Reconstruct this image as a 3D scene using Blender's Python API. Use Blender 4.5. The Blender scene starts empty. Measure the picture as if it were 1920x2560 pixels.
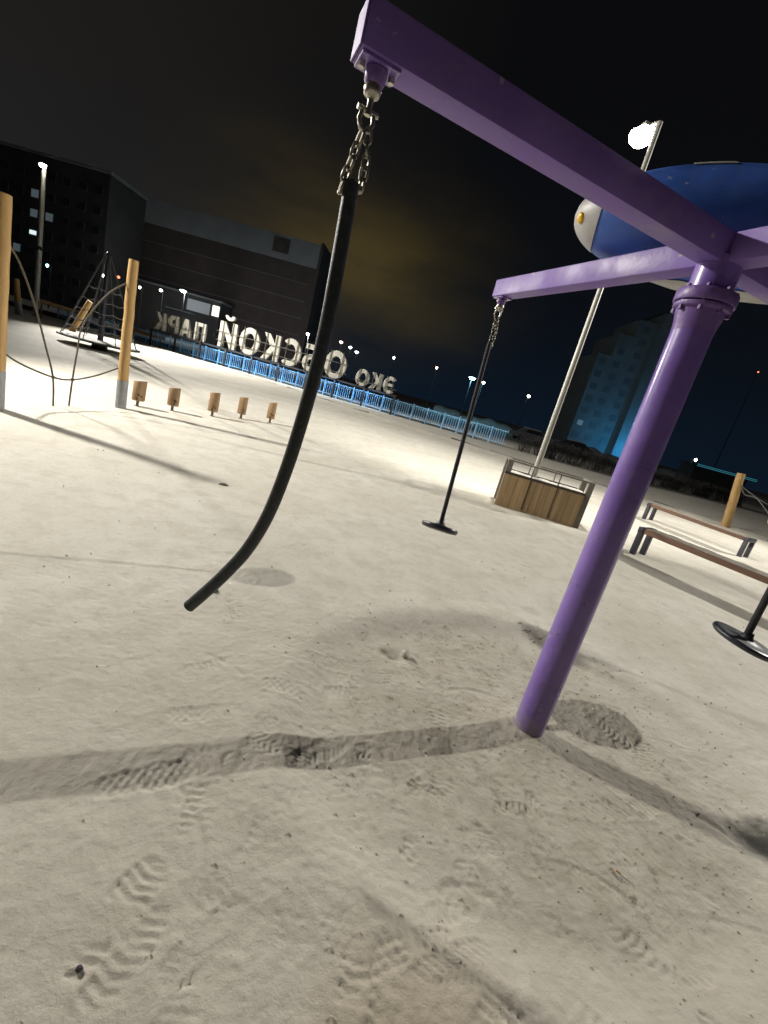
import bpy, bmesh, math, random
import numpy as np
from mathutils import Vector, Matrix, Euler

rad = math.radians
PI = math.pi
sc = bpy.context.scene
C = sc.collection
random.seed(7)

# ------------------------------------------------------------------ camera
cam_d = bpy.data.cameras.new('camera')
cam = bpy.data.objects.new('camera', cam_d)
C.objects.link(cam)
cam_d.sensor_fit = 'VERTICAL'
cam_d.sensor_height = 24.0
cam_d.lens = 24.0 * 1137.0 / 2560.0
cam_d.clip_start = 0.05
cam_d.clip_end = 3000
_p, _r = rad(14.7), rad(15.4)
_f = Vector((0, math.cos(_p), -math.sin(_p)))
_R = Vector((1, 0, 0))
_U = _R.cross(_f)
_x = _R * math.cos(_r) + _U * math.sin(_r)
_y = -_R * math.sin(_r) + _U * math.cos(_r)
_m = Matrix((_x, _y, -_f)).transposed().to_4x4()
_m.translation = Vector((0, 0, 1.5))
cam.matrix_world = _m
sc.camera = cam

# ------------------------------------------------------------------ world: night sky over a town
w = bpy.data.worlds.new('World')
sc.world = w
w.use_nodes = True
nt = w.node_tree
for n in list(nt.nodes):
    nt.nodes.remove(n)
N = nt.nodes.new
L = nt.links.new
out = N('ShaderNodeOutputWorld')
add = N('ShaderNodeAddShader')
sky = N('ShaderNodeTexSky')
sky.sky_type = 'NISHITA'
sky.sun_disc = False
sky.sun_elevation = rad(-8)
sky.sun_rotation = rad(150)
bg1 = N('ShaderNodeBackground')
bg1.inputs['Strength'].default_value = 0.02
L(sky.outputs[0], bg1.inputs[0])
bg2 = N('ShaderNodeBackground')
bg2.inputs['Strength'].default_value = 1.0
tc = N('ShaderNodeTexCoord')


def wmath(op, a, b=None):
    n = N('ShaderNodeMath')
    n.operation = op
    for i, v in enumerate((a, b)):
        if v is None:
            continue
        if isinstance(v, (int, float)):
            n.inputs[i].default_value = v
        else:
            L(v, n.inputs[i])
    return n.outputs[0]


sep = N('ShaderNodeSeparateXYZ')
L(tc.outputs['Generated'], sep.inputs[0])
# town glow on the low cloud, behind the panel building
gdir = Vector((-0.19, 0.95, 0.205)).normalized()
vs = N('ShaderNodeVectorMath'); vs.operation = 'SUBTRACT'
L(tc.outputs['Generated'], vs.inputs[0]); vs.inputs[1].default_value = gdir
vm = N('ShaderNodeVectorMath'); vm.operation = 'MULTIPLY'
L(vs.outputs[0], vm.inputs[0]); vm.inputs[1].default_value = (2.3, 2.3, 4.2)
vl = N('ShaderNodeVectorMath'); vl.operation = 'LENGTH'
L(vm.outputs[0], vl.inputs[0])
g = wmath('POWER', wmath('MAXIMUM', wmath('SUBTRACT', 1.0, vl.outputs['Value']), 0.0), 1.7)
nz = N('ShaderNodeTexNoise'); nz.inputs['Scale'].default_value = 3.2; nz.inputs['Detail'].default_value = 5
mp = N('ShaderNodeMapping'); mp.inputs['Scale'].default_value = (1, 1, 3.5)
L(tc.outputs['Generated'], mp.inputs[0]); L(mp.outputs[0], nz.inputs['Vector'])
cl = wmath('MULTIPLY', g, wmath('MAXIMUM', wmath('MULTIPLY_ADD' if False else 'SUBTRACT', wmath('MULTIPLY', nz.outputs['Fac'], 3.2), 0.75), 0.0))
haze = wmath('POWER', wmath('SUBTRACT', 1.0, wmath('MINIMUM', wmath('ABSOLUTE', sep.outputs[2]), 1.0)), 5.0)
mixa = N('ShaderNodeMixRGB'); mixa.blend_type = 'MIX'
mixa.inputs[1].default_value = (0.0032, 0.0032, 0.0036, 1)
mixa.inputs[2].default_value = (0.0035, 0.0085, 0.0170, 1)
L(haze, mixa.inputs[0])
# left part of the sky is a little browner
lft = wmath('MAXIMUM', wmath('MULTIPLY', sep.outputs[0], -0.9), 0.0)
mixl = N('ShaderNodeMixRGB'); mixl.blend_type = 'ADD'
L(lft, mixl.inputs[0]); L(mixa.outputs[0], mixl.inputs[1]); mixl.inputs[2].default_value = (0.018, 0.015, 0.011, 1)
mixb = N('ShaderNodeMixRGB'); mixb.blend_type = 'ADD'
L(cl, mixb.inputs[0]); L(mixl.outputs[0], mixb.inputs[1]); mixb.inputs[2].default_value = (0.042, 0.029, 0.005, 1)
L(mixb.outputs[0], bg2.inputs[0])
L(bg1.outputs[0], add.inputs[0]); L(bg2.outputs[0], add.inputs[1])
L(add.outputs[0], out.inputs[0])

sc.view_settings.view_transform = 'Standard'
sc.view_settings.look = 'None'
sc.view_settings.exposure = 0
sc.view_settings.gamma = 1
sc.view_settings.use_curve_mapping = False
sc.cycles.use_denoising = True
sc.cycles.sample_clamp_indirect = 6

WARM = (1.0, 0.93, 0.80)
WHITE = (1.0, 0.955, 0.885)
# the park's own lamps (head positions); their lights are made in the lamp builder
LAMP_WATT = {'right': 22500, 'left': 6200, 'centre': 2000, 'mast': 50000}


# ------------------------------------------------------------------ helpers
def tag(o, label=None, cat=None, group=None, kind=None):
    if label: o['label'] = label
    if cat: o['category'] = cat
    if group: o['group'] = group
    if kind: o['kind'] = kind
    return o


def empty(name, loc=(0, 0, 0), rz=0.0):
    o = bpy.data.objects.new(name, None)
    o.empty_display_size = 0.1
    C.objects.link(o)
    o.location = loc
    o.rotation_euler = (0, 0, rz)
    return o


class MB:
    """collects shapes, then becomes one mesh object"""
    def __init__(s):
        s.v, s.f = [], []

    def quad_grid(s, rings, closed_v=False, cap0=False, cap1=False):
        b = len(s.v)
        n = len(rings[0])
        for r in rings:
            s.v += [tuple(p) for p in r]
        m = len(rings)
        for i in range(m - 1 if not closed_v else m):
            for j in range(n):
                a = b + i * n + j
                a2 = b + i * n + (j + 1) % n
                c = b + ((i + 1) % m) * n + j
                c2 = b + ((i + 1) % m) * n + (j + 1) % n
                s.f.append((a, a2, c2, c))
        if cap0: s.f.append(tuple(b + j for j in reversed(range(n))))
        if cap1: s.f.append(tuple(b + (m - 1) * n + j for j in range(n)))
        return s

    def box(s, c, d, rot=None, bev=0.0):
        """centre, full dimensions, optional rotation matrix, optional chamfer"""
        c = Vector(c)
        M = rot.to_3x3() if rot else Matrix.Identity(3)
        hx, hy, hz = d[0] / 2, d[1] / 2, d[2] / 2
        if bev <= 0:
            b = len(s.v)
            for z in (-hz, hz):
                for x, y in ((-hx, -hy), (hx, -hy), (hx, hy), (-hx, hy)):
                    s.v.append(tuple(c + M @ Vector((x, y, z))))
            s.f += [tuple(b + i for i in q) for q in ((3, 2, 1, 0), (4, 5, 6, 7), (0, 1, 5, 4), (1, 2, 6, 5), (2, 3, 7, 6), (3, 0, 4, 7))]
        else:
            bm = bmesh.new()
            bmesh.ops.create_cube(bm, size=1)
            for v in bm.verts:
                v.co = Vector((v.co.x * d[0], v.co.y * d[1], v.co.z * d[2]))
            bmesh.ops.bevel(bm, geom=bm.edges[:], offset=bev, segments=2, affect='EDGES', profile=0.6)
            b = len(s.v)
            bm.verts.index_update()
            for v in bm.verts:
                s.v.append(tuple(c + M @ v.co))
            for f in bm.faces:
                s.f.append(tuple(b + v.index for v in f.verts))
            bm.free()
        return s

    def tube(s, pts, r, n=10, cap=True):
        pts = [Vector(p) for p in pts]
        rr = r if isinstance(r, (list, tuple)) else [r] * len(pts)
        up = Vector((0.123, 0.456, 0.881)).normalized()
        rings = []
        nrm = None
        for i, p in enumerate(pts):
            t = (pts[min(i + 1, len(pts) - 1)] - pts[max(i - 1, 0)]).normalized()
            if nrm is None:
                nrm = (up - t * up.dot(t))
                if nrm.length < 1e-3:
                    nrm = Vector((1, 0, 0)) - t * t.x
                nrm.normalize()
            else:
                nrm = (nrm - t * nrm.dot(t)).normalized()
            bn = t.cross(nrm)
            rings.append([p + (nrm * math.cos(2 * PI * k / n) + bn * math.sin(2 * PI * k / n)) * rr[i] for k in range(n)])
        return s.quad_grid(rings, cap0=cap, cap1=cap)

    def lathe(s, prof, n=24, c=(0, 0, 0), rot=None, cap0=True, cap1=True):
        c = Vector(c)
        M = rot.to_3x3() if rot else Matrix.Identity(3)
        rings = [[c + M @ Vector((r * math.cos(2 * PI * k / n), r * math.sin(2 * PI * k / n), z)) for k in range(n)] for r, z in prof]
        return s.quad_grid(rings, cap0=cap0, cap1=cap1)

    def torus(s, c, R, r, stretch=0.0, rot=None, n=16, m=7):
        """link: torus in the XZ plane, stretched along z"""
        c = Vector(c)
        M = rot.to_3x3() if rot else Matrix.Identity(3)
        rings = []
        for i in range(n):
            a = 2 * PI * i / n
            ctr = Vector((R * math.cos(a), 0, R * math.sin(a) + (stretch if math.sin(a) > 1e-6 else (-stretch if math.sin(a) < -1e-6 else 0))))
            rd = Vector((math.cos(a), 0, math.sin(a)))
            rings.append([c + M @ (ctr + rd * r * math.cos(2 * PI * k / m) + Vector((0, 1, 0)) * r * math.sin(2 * PI * k / m)) for k in range(m)])
        return s.quad_grid(rings, closed_v=True)

    def prism(s, poly, z0, z1, M=None):
        """extrude an xy polygon (convex or simple) from z0 to z1, then transform"""
        b = len(s.v)
        n = len(poly)
        for z in (z0, z1):
            for x, y in poly:
                p = Vector((x, y, z))
                s.v.append(tuple(M @ p if M else p))
        s.f.append(tuple(b + i for i in reversed(range(n))))
        s.f.append(tuple(b + n + i for i in range(n)))
        for i in range(n):
            j = (i + 1) % n
            s.f.append((b + i, b + j, b + n + j, b + n + i))
        return s

    def mesh(s, name, mat, smooth=None):
        me = bpy.data.meshes.new(name)
        me.from_pydata(s.v, [], s.f)
        me.materials.append(mat)
        bm = bmesh.new(); bm.from_mesh(me)
        bmesh.ops.recalc_face_normals(bm, faces=bm.faces[:])
        bm.to_mesh(me); bm.free()
        if smooth is not None:
            me.shade_smooth()
            try:
                me.set_sharp_from_angle(angle=rad(smooth))
            except Exception:
                pass
        me.update()
        return me

    def build(s, name, mat, parent=None, smooth=None):
        o = bpy.data.objects.new(name, s.mesh(name, mat, smooth))
        C.objects.link(o)
        if parent is not None:
            o.parent = parent
        return o


def link_mesh(name, me, parent=None, loc=(0, 0, 0), rot=(0, 0, 0), scale=(1, 1, 1)):
    o = bpy.data.objects.new(name, me)
    C.objects.link(o)
    o.parent = parent
    o.location = loc
    o.rotation_euler = rot
    o.scale = scale
    return o


def rotz(a): return Matrix.Rotation(a, 3, 'Z')
def rotx(a): return Matrix.Rotation(a, 3, 'X')
def roty(a): return Matrix.Rotation(a, 3, 'Y')


def align(d):
    """matrix taking z to d"""
    return Vector((0, 0, 1)).rotation_difference(Vector(d).normalized()).to_matrix()


# ------------------------------------------------------------------ materials
def mat(name, col, rough=0.6, metal=0.0, var=0.12, scale=6.0, bump=0.0, bscale=40.0, coat=0.0, dirt=None, dirt_amt=0.0, stretch=(1, 1, 1), spec=0.5, chips=None):
    m = bpy.data.materials.new(name)
    m.use_nodes = True
    t = m.node_tree
    b = t.nodes['Principled BSDF']
    tcn = t.nodes.new('ShaderNodeTexCoord')
    mpn = t.nodes.new('ShaderNodeMapping')
    mpn.inputs['Scale'].default_value = stretch
    t.links.new(tcn.outputs['Object'], mpn.inputs[0])
    nzn = t.nodes.new('ShaderNodeTexNoise')
    nzn.inputs['Scale'].default_value = scale
    nzn.inputs['Detail'].default_value = 6
    t.links.new(mpn.outputs[0], nzn.inputs['Vector'])
    rmp = t.nodes.new('ShaderNodeValToRGB')
    e = rmp.color_ramp.elements
    e[0].position, e[1].position = 0.3, 0.72
    e[0].color = tuple(max(0, c * (1 - var)) for c in col) + (1,)
    e[1].color = tuple(min(1, c * (1 + var)) for c in col) + (1,)
    t.links.new(nzn.outputs['Fac'], rmp.inputs[0])
    colout = rmp.outputs[0]
    if dirt:
        nz2 = t.nodes.new('ShaderNodeTexNoise')
        nz2.inputs['Scale'].default_value = scale * 2.7
        nz2.inputs['Detail'].default_value = 8
        nz2.inputs['Roughness'].default_value = 0.7
        t.links.new(tcn.outputs['Object'], nz2.inputs['Vector'])
        r2 = t.nodes.new('ShaderNodeValToRGB')
        r2.color_ramp.elements[0].position = 0.52
        r2.color_ramp.elements[1].position = 0.72
        r2.color_ramp.elements[0].color = (0, 0, 0, 1)
        r2.color_ramp.elements[1].color = (dirt_amt,) * 3 + (1,)
        t.links.new(nz2.outputs['Fac'], r2.inputs[0])
        mx = t.nodes.new('ShaderNodeMixRGB')
        t.links.new(r2.outputs[0], mx.inputs[0])
        t.links.new(colout, mx.inputs[1])
        mx.inputs[2].default_value = tuple(dirt) + (1,)
        colout = mx.outputs[0]
    if chips:
        nz3 = t.nodes.new('ShaderNodeTexNoise')
        nz3.inputs['Scale'].default_value = 23
        nz3.inputs['Detail'].default_value = 9
        nz3.inputs['Roughness'].default_value = 0.62
        t.links.new(tcn.outputs['Object'], nz3.inputs['Vector'])
        r3 = t.nodes.new('ShaderNodeValToRGB')
        r3.color_ramp.elements[0].position = 0.675
        r3.color_ramp.elements[1].position = 0.70
        t.links.new(nz3.outputs['Fac'], r3.inputs[0])
        mx3 = t.nodes.new('ShaderNodeMixRGB')
        t.links.new(r3.outputs[0], mx3.inputs[0])
        t.links.new(colout, mx3.inputs[1])
        mx3.inputs[2].default_value = tuple(chips) + (1,)
        colout = mx3.outputs[0]
        rr_ = t.nodes.new('ShaderNodeMapRange')
        rr_.inputs['From Min'].default_value = 0.35; rr_.inputs['From Max'].default_value = 0.7
        rr_.inputs['To Min'].default_value = rough * 0.75; rr_.inputs['To Max'].default_value = min(1, rough * 1.5)
        t.links.new(nzn.outputs['Fac'], rr_.inputs['Value'])
        t.links.new(rr_.outputs[0], b.inputs['Roughness'])
    t.links.new(colout, b.inputs['Base Color'])
    b.inputs['Roughness'].default_value = rough
    b.inputs['Metallic'].default_value = metal
    b.inputs['Specular IOR Level'].default_value = spec
    if coat:
        b.inputs['Coat Weight'].default_value = coat
        b.inputs['Coat Roughness'].default_value = 0.15
    if bump:
        nb = t.nodes.new('ShaderNodeTexNoise')
        nb.inputs['Scale'].default_value = bscale
        nb.inputs['Detail'].default_value = 5
        t.links.new(mpn.outputs[0], nb.inputs['Vector'])
        bn = t.nodes.new('ShaderNodeBump')
        bn.inputs['Strength'].default_value = bump
        bn.inputs['Distance'].default_value = 0.01
        t.links.new(nb.outputs['Fac'], bn.inputs['Height'])
        t.links.new(bn.outputs[0], b.inputs['Normal'])
    return m


def emit(name, col, s):
    m = bpy.data.materials.new(name)
    m.use_nodes = True
    t = m.node_tree
    b = t.nodes['Principled BSDF']
    b.inputs['Base Color'].default_value = (0.8, 0.8, 0.8, 1)
    b.inputs['Emission Color'].default_value = tuple(col) + (1,)
    b.inputs['Emission Strength'].default_value = s
    m.cycles.emission_sampling = 'NONE'
    return m


def wood(name, col, dark, grain=(1, 1, 0.06), scale=14, rough=0.7):
    m = bpy.data.materials.new(name)
    m.use_nodes = True
    t = m.node_tree
    b = t.nodes['Principled BSDF']
    tcn = t.nodes.new('ShaderNodeTexCoord')
    oi = t.nodes.new('ShaderNodeObjectInfo')
    mpn = t.nodes.new('ShaderNodeMapping')
    mpn.inputs['Scale'].default_value = grain
    va = t.nodes.new('ShaderNodeVectorMath'); va.operation = 'ADD'
    sc_ = t.nodes.new('ShaderNodeVectorMath'); sc_.operation = 'SCALE'
    cx = t.nodes.new('ShaderNodeCombineXYZ')
    for i in range(3):
        t.links.new(oi.outputs['Random'], cx.inputs[i])
    t.links.new(cx.outputs[0], sc_.inputs[0]); sc_.inputs['Scale'].default_value = 13.0
    t.links.new(tcn.outputs['Object'], va.inputs[0]); t.links.new(sc_.outputs[0], va.inputs[1])
    t.links.new(va.outputs[0], mpn.inputs[0])
    n1 = t.nodes.new('ShaderNodeTexNoise'); n1.inputs['Scale'].default_value = scale; n1.inputs['Detail'].default_value = 8
    n1.inputs['Roughness'].default_value = 0.65
    t.links.new(mpn.outputs[0], n1.inputs['Vector'])
    r = t.nodes.new('ShaderNodeValToRGB')
    r.color_ramp.elements[0].position = 0.32; r.color_ramp.elements[0].color = tuple(dark) + (1,)
    r.color_ramp.elements[1].position = 0.68; r.color_ramp.elements[1].color = tuple(col) + (1,)
    t.links.new(n1.outputs['Fac'], r.inputs[0])
    hs = t.nodes.new('ShaderNodeHueSaturation')
    mr = t.nodes.new('ShaderNodeMapRange'); mr.inputs['To Min'].default_value = 0.78; mr.inputs['To Max'].default_value = 1.18
    t.links.new(oi.outputs['Random'], mr.inputs['Value']); t.links.new(mr.outputs[0], hs.inputs['Value'])
    t.links.new(r.outputs[0], hs.inputs['Color'])
    t.links.new(hs.outputs[0], b.inputs['Base Color'])
    b.inputs['Roughness'].default_value = rough
    bn = t.nodes.new('ShaderNodeBump'); bn.inputs['Strength'].default_value = 0.35; bn.inputs['Distance'].default_value = 0.006
    t.links.new(n1.outputs['Fac'], bn.inputs['Height']); t.links.new(bn.outputs[0], b.inputs['Normal'])
    return m


M = {}
M['purple'] = mat('purple_paint', (0.205, 0.122, 0.425), 0.33, var=0.12, scale=5, bump=0.05, bscale=70, coat=0.35, dirt=(0.30, 0.24, 0.34), dirt_amt=0.35, chips=(0.10, 0.065, 0.11))
M['purple_beam'] = mat('purple_beam_paint', (0.205, 0.122, 0.412), 0.55, var=0.14, scale=4, bump=0.10, bscale=55, dirt=(0.26, 0.20, 0.31), dirt_amt=0.4, chips=(0.34, 0.29, 0.36))
M['purple_dark'] = mat('purple_collar_paint', (0.165, 0.088, 0.305), 0.42, var=0.14, scale=18, bump=0.12, bscale=60, dirt=(0.30, 0.22, 0.30), dirt_amt=0.55)
M['galv'] = mat('galvanised_steel', (0.48, 0.45, 0.38), 0.34, 0.85, var=0.2, scale=40)
M['chain'] = mat('chain_steel', (0.33, 0.31, 0.25), 0.38, 0.8, var=0.3, scale=60, dirt=(0.10, 0.07, 0.04), dirt_amt=0.6)
M['rubber'] = mat('black_rubber', (0.026, 0.031, 0.034), 0.46, var=0.25, scale=20, bump=0.12, bscale=90, dirt=(0.13, 0.13, 0.12), dirt_amt=0.45)
M['plastic'] = mat('black_plastic', (0.022, 0.024, 0.034), 0.36, var=0.25, scale=18, bump=0.06, bscale=60, dirt=(0.09, 0.085, 0.08), dirt_amt=0.35)
M['rope_black'] = mat('dark_rope', (0.020, 0.022, 0.026), 0.7, var=0.35, scale=60, bump=0.5, bscale=160)
M['rope_brown'] = mat('brown_rope', (0.085, 0.070, 0.048), 0.8, var=0.3, scale=60, bump=0.4, bscale=160)
M['rope_grey'] = mat('grey_rope', (0.12, 0.122, 0.118), 0.8, var=0.25, scale=60, bump=0.4, bscale=160)
M['blue'] = mat('blue_fibreglass', (0.040, 0.110, 0.420), 0.45, var=0.34, scale=4, bump=0.06, bscale=30, dirt=(0.10, 0.14, 0.30), dirt_amt=0.5, chips=(0.30, 0.32, 0.38))
M['cream'] = mat('white_fibreglass', (0.40, 0.39, 0.37), 0.45, var=0.16, scale=7, bump=0.05, bscale=30, dirt=(0.25, 0.24, 0.22), dirt_amt=0.5)
M['yellow'] = mat('yellow_eye_paint', (0.80, 0.47, 0.02), 0.3, var=0.1)
M['black_paint'] = mat('black_paint', (0.02, 0.018, 0.016), 0.35)
M['log'] = wood('yellow_log', (0.47, 0.30, 0.115), (0.33, 0.195, 0.065))
M['stump'] = wood('peeled_stump', (0.36, 0.235, 0.120), (0.235, 0.145, 0.070), scale=10)
M['hole'] = mat('drilled_hole', (0.045, 0.026, 0.012), 0.9)
M['boot'] = mat('grey_steel_boot', (0.27, 0.275, 0.29), 0.5, 0.2, var=0.12, scale=12)
M['stem'] = mat('dull_steel_stem', (0.16, 0.12, 0.09), 0.6, 0.3, var=0.2, scale=20)
M['plank'] = wood('planter_plank', (0.46, 0.325, 0.175), (0.30, 0.20, 0.10))
M['planter_steel'] = mat('planter_steel_frame', (0.20, 0.185, 0.155), 0.55, 0.2, var=0.15, scale=10)
M['planter_dark'] = mat('planter_dark_edge', (0.055, 0.045, 0.034), 0.7)
M['bench_wood'] = wood('brown_bench_wood', (0.150, 0.080, 0.046), (0.085, 0.045, 0.027), grain=(0.06, 1, 1))
M['bench_steel'] = mat('dark_bench_steel', (0.040, 0.040, 0.052), 0.45, 0.3, var=0.2, scale=15)
M['pole'] = mat('grey_lamp_pole', (0.42, 0.41, 0.36), 0.45, 0.25, var=0.1, scale=8)
M['fence_blue'] = mat('light_blue_paint', (0.22, 0.53, 0.92), 0.5, var=0.10, scale=9)
M['support'] = mat('dark_support_paint', (0.018, 0.019, 0.026), 0.6)
M['letter'] = mat('letter_cream', (0.62, 0.60, 0.53), 0.6, var=0.16, scale=3)
M['letter_bar'] = mat('letter_frame', (0.13, 0.125, 0.11), 0.6, 0.3)
M['kerb'] = mat('dirty_kerb', (0.085, 0.075, 0.060), 0.9, var=0.3, scale=8, bump=0.3, bscale=30)
M['brick_dark'] = mat('dark_cladding', (0.11, 0.088, 0.080), 0.85, var=0.14, scale=0.5)
M['pale_band'] = mat('grey_parapet', (0.34, 0.36, 0.37), 0.85, var=0.12, scale=0.4)
M['seam'] = mat('pale_seam', (0.22, 0.20, 0.19), 0.85)
M['tower'] = mat('tower_render', (0.36, 0.38, 0.39), 0.85, var=0.12, scale=0.3)
M['tower_dark'] = mat('tower_loggia', (0.12, 0.13, 0.14), 0.85, var=0.2, scale=0.3)
M['glass'] = mat('dark_window', (0.035, 0.036, 0.038), 0.35)
M['block'] = mat('grey_apartment_wall', (0.09, 0.09, 0.085), 0.85, var=0.2, scale=0.3)
M['bark'] = mat('dark_twigs', (0.030, 0.026, 0.024), 0.9)
M['car'] = mat('dark_car_paint', (0.05, 0.055, 0.065), 0.25, coat=0.6)
M['car2'] = mat('silver_car_paint', (0.32, 0.34, 0.36), 0.25, 0.3, coat=0.6)
M['tyre'] = mat('tyre', (0.012, 0.012, 0.012), 0.8)
M['litter'] = mat('white_litter', (0.72, 0.70, 0.64), 0.5, var=0.1)
M['butt_o'] = mat('orange_filter', (0.50, 0.30, 0.14), 0.8)
M['leaf'] = mat('dead_leaf', (0.12, 0.10, 0.085), 0.8)
M['clod'] = mat('dark_clod', (0.055, 0.050, 0.055), 0.9, var=0.4, scale=30)
M['lit_win'] = emit('lit_window', (0.78, 0.90, 0.95), 1.0)
M['dim_win'] = emit('dim_window', (0.30, 0.42, 0.48), 0.13)
M['warm_win'] = emit('warm_window', (0.95, 0.95, 0.80), 1.6)
M['lamp_white'] = emit('lamp_white', (1.0, 0.97, 0.88), 14)
M['lamp_cool'] = emit('lamp_cool', (0.72, 0.93, 1.0), 8)
M['lamp_cyan'] = emit('lamp_cyan', (0.42, 0.90, 1.0), 10)
M['lamp_red'] = emit('lamp_red', (1.0, 0.20, 0.08), 3)
M['lamp_head'] = emit('lamp_head', (1.0, 0.95, 0.84), 60)
M['led_blue'] = emit('led_blue', (0.20, 0.55, 1.0), 1.5)
M['cyan_line'] = emit('cyan_fascia', (0.05, 0.45, 0.60), 0.35)


# ------------------------------------------------------------------ ground: one sheet of trampled snow
def axis(lo, hi, d0, d1, step, growth, cap):
    a = list(np.arange(d0, d1 + 1e-9, step))
    s = step
    while a[-1] < hi:
        s = min(s * growth, cap(abs(a[-1])))
        a.append(a[-1] + s)
    s = step
    b = []
    x = d0
    while x > lo:
        s = min(s * growth, cap(abs(x)))
        x -= s
        b.append(x)
    return np.array(b[::-1] + a)


capf = lambda r: max(0.035, 0.022 * r)
gx = axis(-900, 900, -0.75, 1.75, 0.0075, 1.02, capf)
gy = axis(-60, 1500, 0.55, 2.35, 0.0075, 1.018, capf)
GX, GY = np.meshgrid(gx, gy)

_rs = np.random.RandomState(11)
_lat = _rs.rand(256, 256)


def vnoise(x, y, s, seed=0):
    u = x * s + 37.3 * seed + 1000
    v = y * s + 91.7 * seed + 1000
    i = np.floor(u).astype(int); j = np.floor(v).astype(int)
    fu = u - i; fv = v - j
    fu = fu * fu * (3 - 2 * fu); fv = fv * fv * (3 - 2 * fv)
    a = _lat[i % 256, j % 256]; b = _lat[(i + 1) % 256, j % 256]
    c = _lat[i % 256, (j + 1) % 256]; d = _lat[(i + 1) % 256, (j + 1) % 256]
    return (a * (1 - fu) + b * fu) * (1 - fv) + (c * (1 - fu) + d * fu) * fv - 0.5


def sstep(a, b, x):
    t = np.clip((x - a) / (b - a), 0, 1)
    return t * t * (3 - 2 * t)


POST = (1.06, 2.146)


def ground_base(x, y):
    r0 = np.hypot(x, y)
    near = 1 - sstep(30, 60, r0)
    h = 0.045 * vnoise(x, y, 0.35, 1) * near
    h += 0.022 * vnoise(x, y, 1.1, 2) * near * np.clip(r0 / 2.5, 0.35, 1)
    h += 0.008 * vnoise(x, y, 3.3, 3) * near
    # bowl worn round the carousel post: flat floor, soft rim
    d = np.hypot(x - POST[0], (y - POST[1]))
    ang = np.arctan2(y - POST[1], x - POST[0])
    rim = 1.18 + 0.10 * np.sin(2 * ang + 0.6) + 0.16 * vnoise(np.cos(ang) * 1.3, np.sin(ang) * 1.3, 1.0, 6)
    bowl = 1 - sstep(rim - 0.17, rim + 0.12, d)
    h -= 0.040 * bowl
    h += 0.012 * np.exp(-((d - rim - 0.12) / 0.17) ** 2)
    h += 0.042 * np.exp(-(d / 0.18) ** 2) * bowl        # snow kicked up against the foot of the post
    # snow berm beyond the kerb and a low bank along the fence
    k = (y - (23.6 - 0.53 * x))
    h += near * 0.09 * np.exp(-((k + 0.6) / 0.8) ** 2)
    return h, bowl


def rough_detail(x, y, bowl):
    h = np.zeros_like(x)
    fade = 1 - sstep(5, 16, np.hypot(x, y))
    tram = np.clip(0.5 + 1.4 * vnoise(x, y, 0.8, 9), 0.15, 1.2)
    tram = np.maximum(tram, bowl * 1.0)
    h += 0.013 * vnoise(x, y, 9, 4) * tram
    h += 0.010 * np.abs(vnoise(x * 1.0, y, 21, 5)) * tram
    h += 0.0065 * vnoise(x, y, 47, 7) * tram
    h += 0.0028 * vnoise(x, y, 105, 8) * tram
    # little crumbs kicked up
    cr = vnoise(x, y, 30, 12)
    h += 0.030 * np.clip(cr - 0.34, 0, 1) * tram * (0.5 + bowl)
    return h * fade * 0.45


def footprint(H, px, py, ang, kind, depth, ln=0.30, wd=0.105):
    depth *= 0.40
    r = ln
    xi = np.searchsorted(gx, [px - r, px + r]); yi = np.searchsorted(gy, [py - r, py + r])
    sl = (slice(yi[0], yi[1]), slice(xi[0], xi[1]))
    x = GX[sl] - px; y = GY[sl] - py
    a = x * math.cos(ang) + y * math.sin(ang)
    b = -x * math.sin(ang) + y * math.cos(ang)
    ha = ln / 2
    wloc = wd / 2 * (1 + 0.12 * np.cos((a / ha - 0.45) * 2.6)) * np.where((a / ha > -0.35) & (a / ha < 0.05), 0.84, 1.0)
    e = (np.abs(a) / ha) ** 4 + (np.abs(b) / wloc) ** 4
    ins = 1 - sstep(0.75, 1.25, e)
    rimm = np.exp(-((e - 1.7) / 0.7) ** 2)
    if kind == 0:      # transverse bars broken in the middle
        t = np.sin(2 * PI * a / 0.029 + np.where(b > 0, 0.0, 1.4))
        t = np.tanh(t * 2) * sstep(0.004, 0.010, np.abs(b))
    elif kind == 1:    # zigzag
        t = np.tanh(2 * np.sin(2 * PI * (a + 0.35 * np.abs(((b / 0.055) % 2) - 1) * 0.055) / 0.030))
    elif kind == 2:    # chevrons
        t = np.tanh(2 * np.sin(2 * PI * (a + 0.9 * np.abs(b)) / 0.027))
    else:              # blocks
        t = np.tanh(2.2 * np.sin(2 * PI * a / 0.034)) * np.tanh(2.2 * np.sin(2 * PI * b / 0.046))
    tear = np.clip(0.45 + 2.6 * vnoise(GX[sl], GY[sl], 9, 15), 0, 1)
    ins = ins * np.clip(0.35 + tear, 0, 1)
    H[sl] += ins * (-depth * 0.75 + depth * 0.62 * t * tear) + rimm * depth * 0.22 * tear


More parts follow.
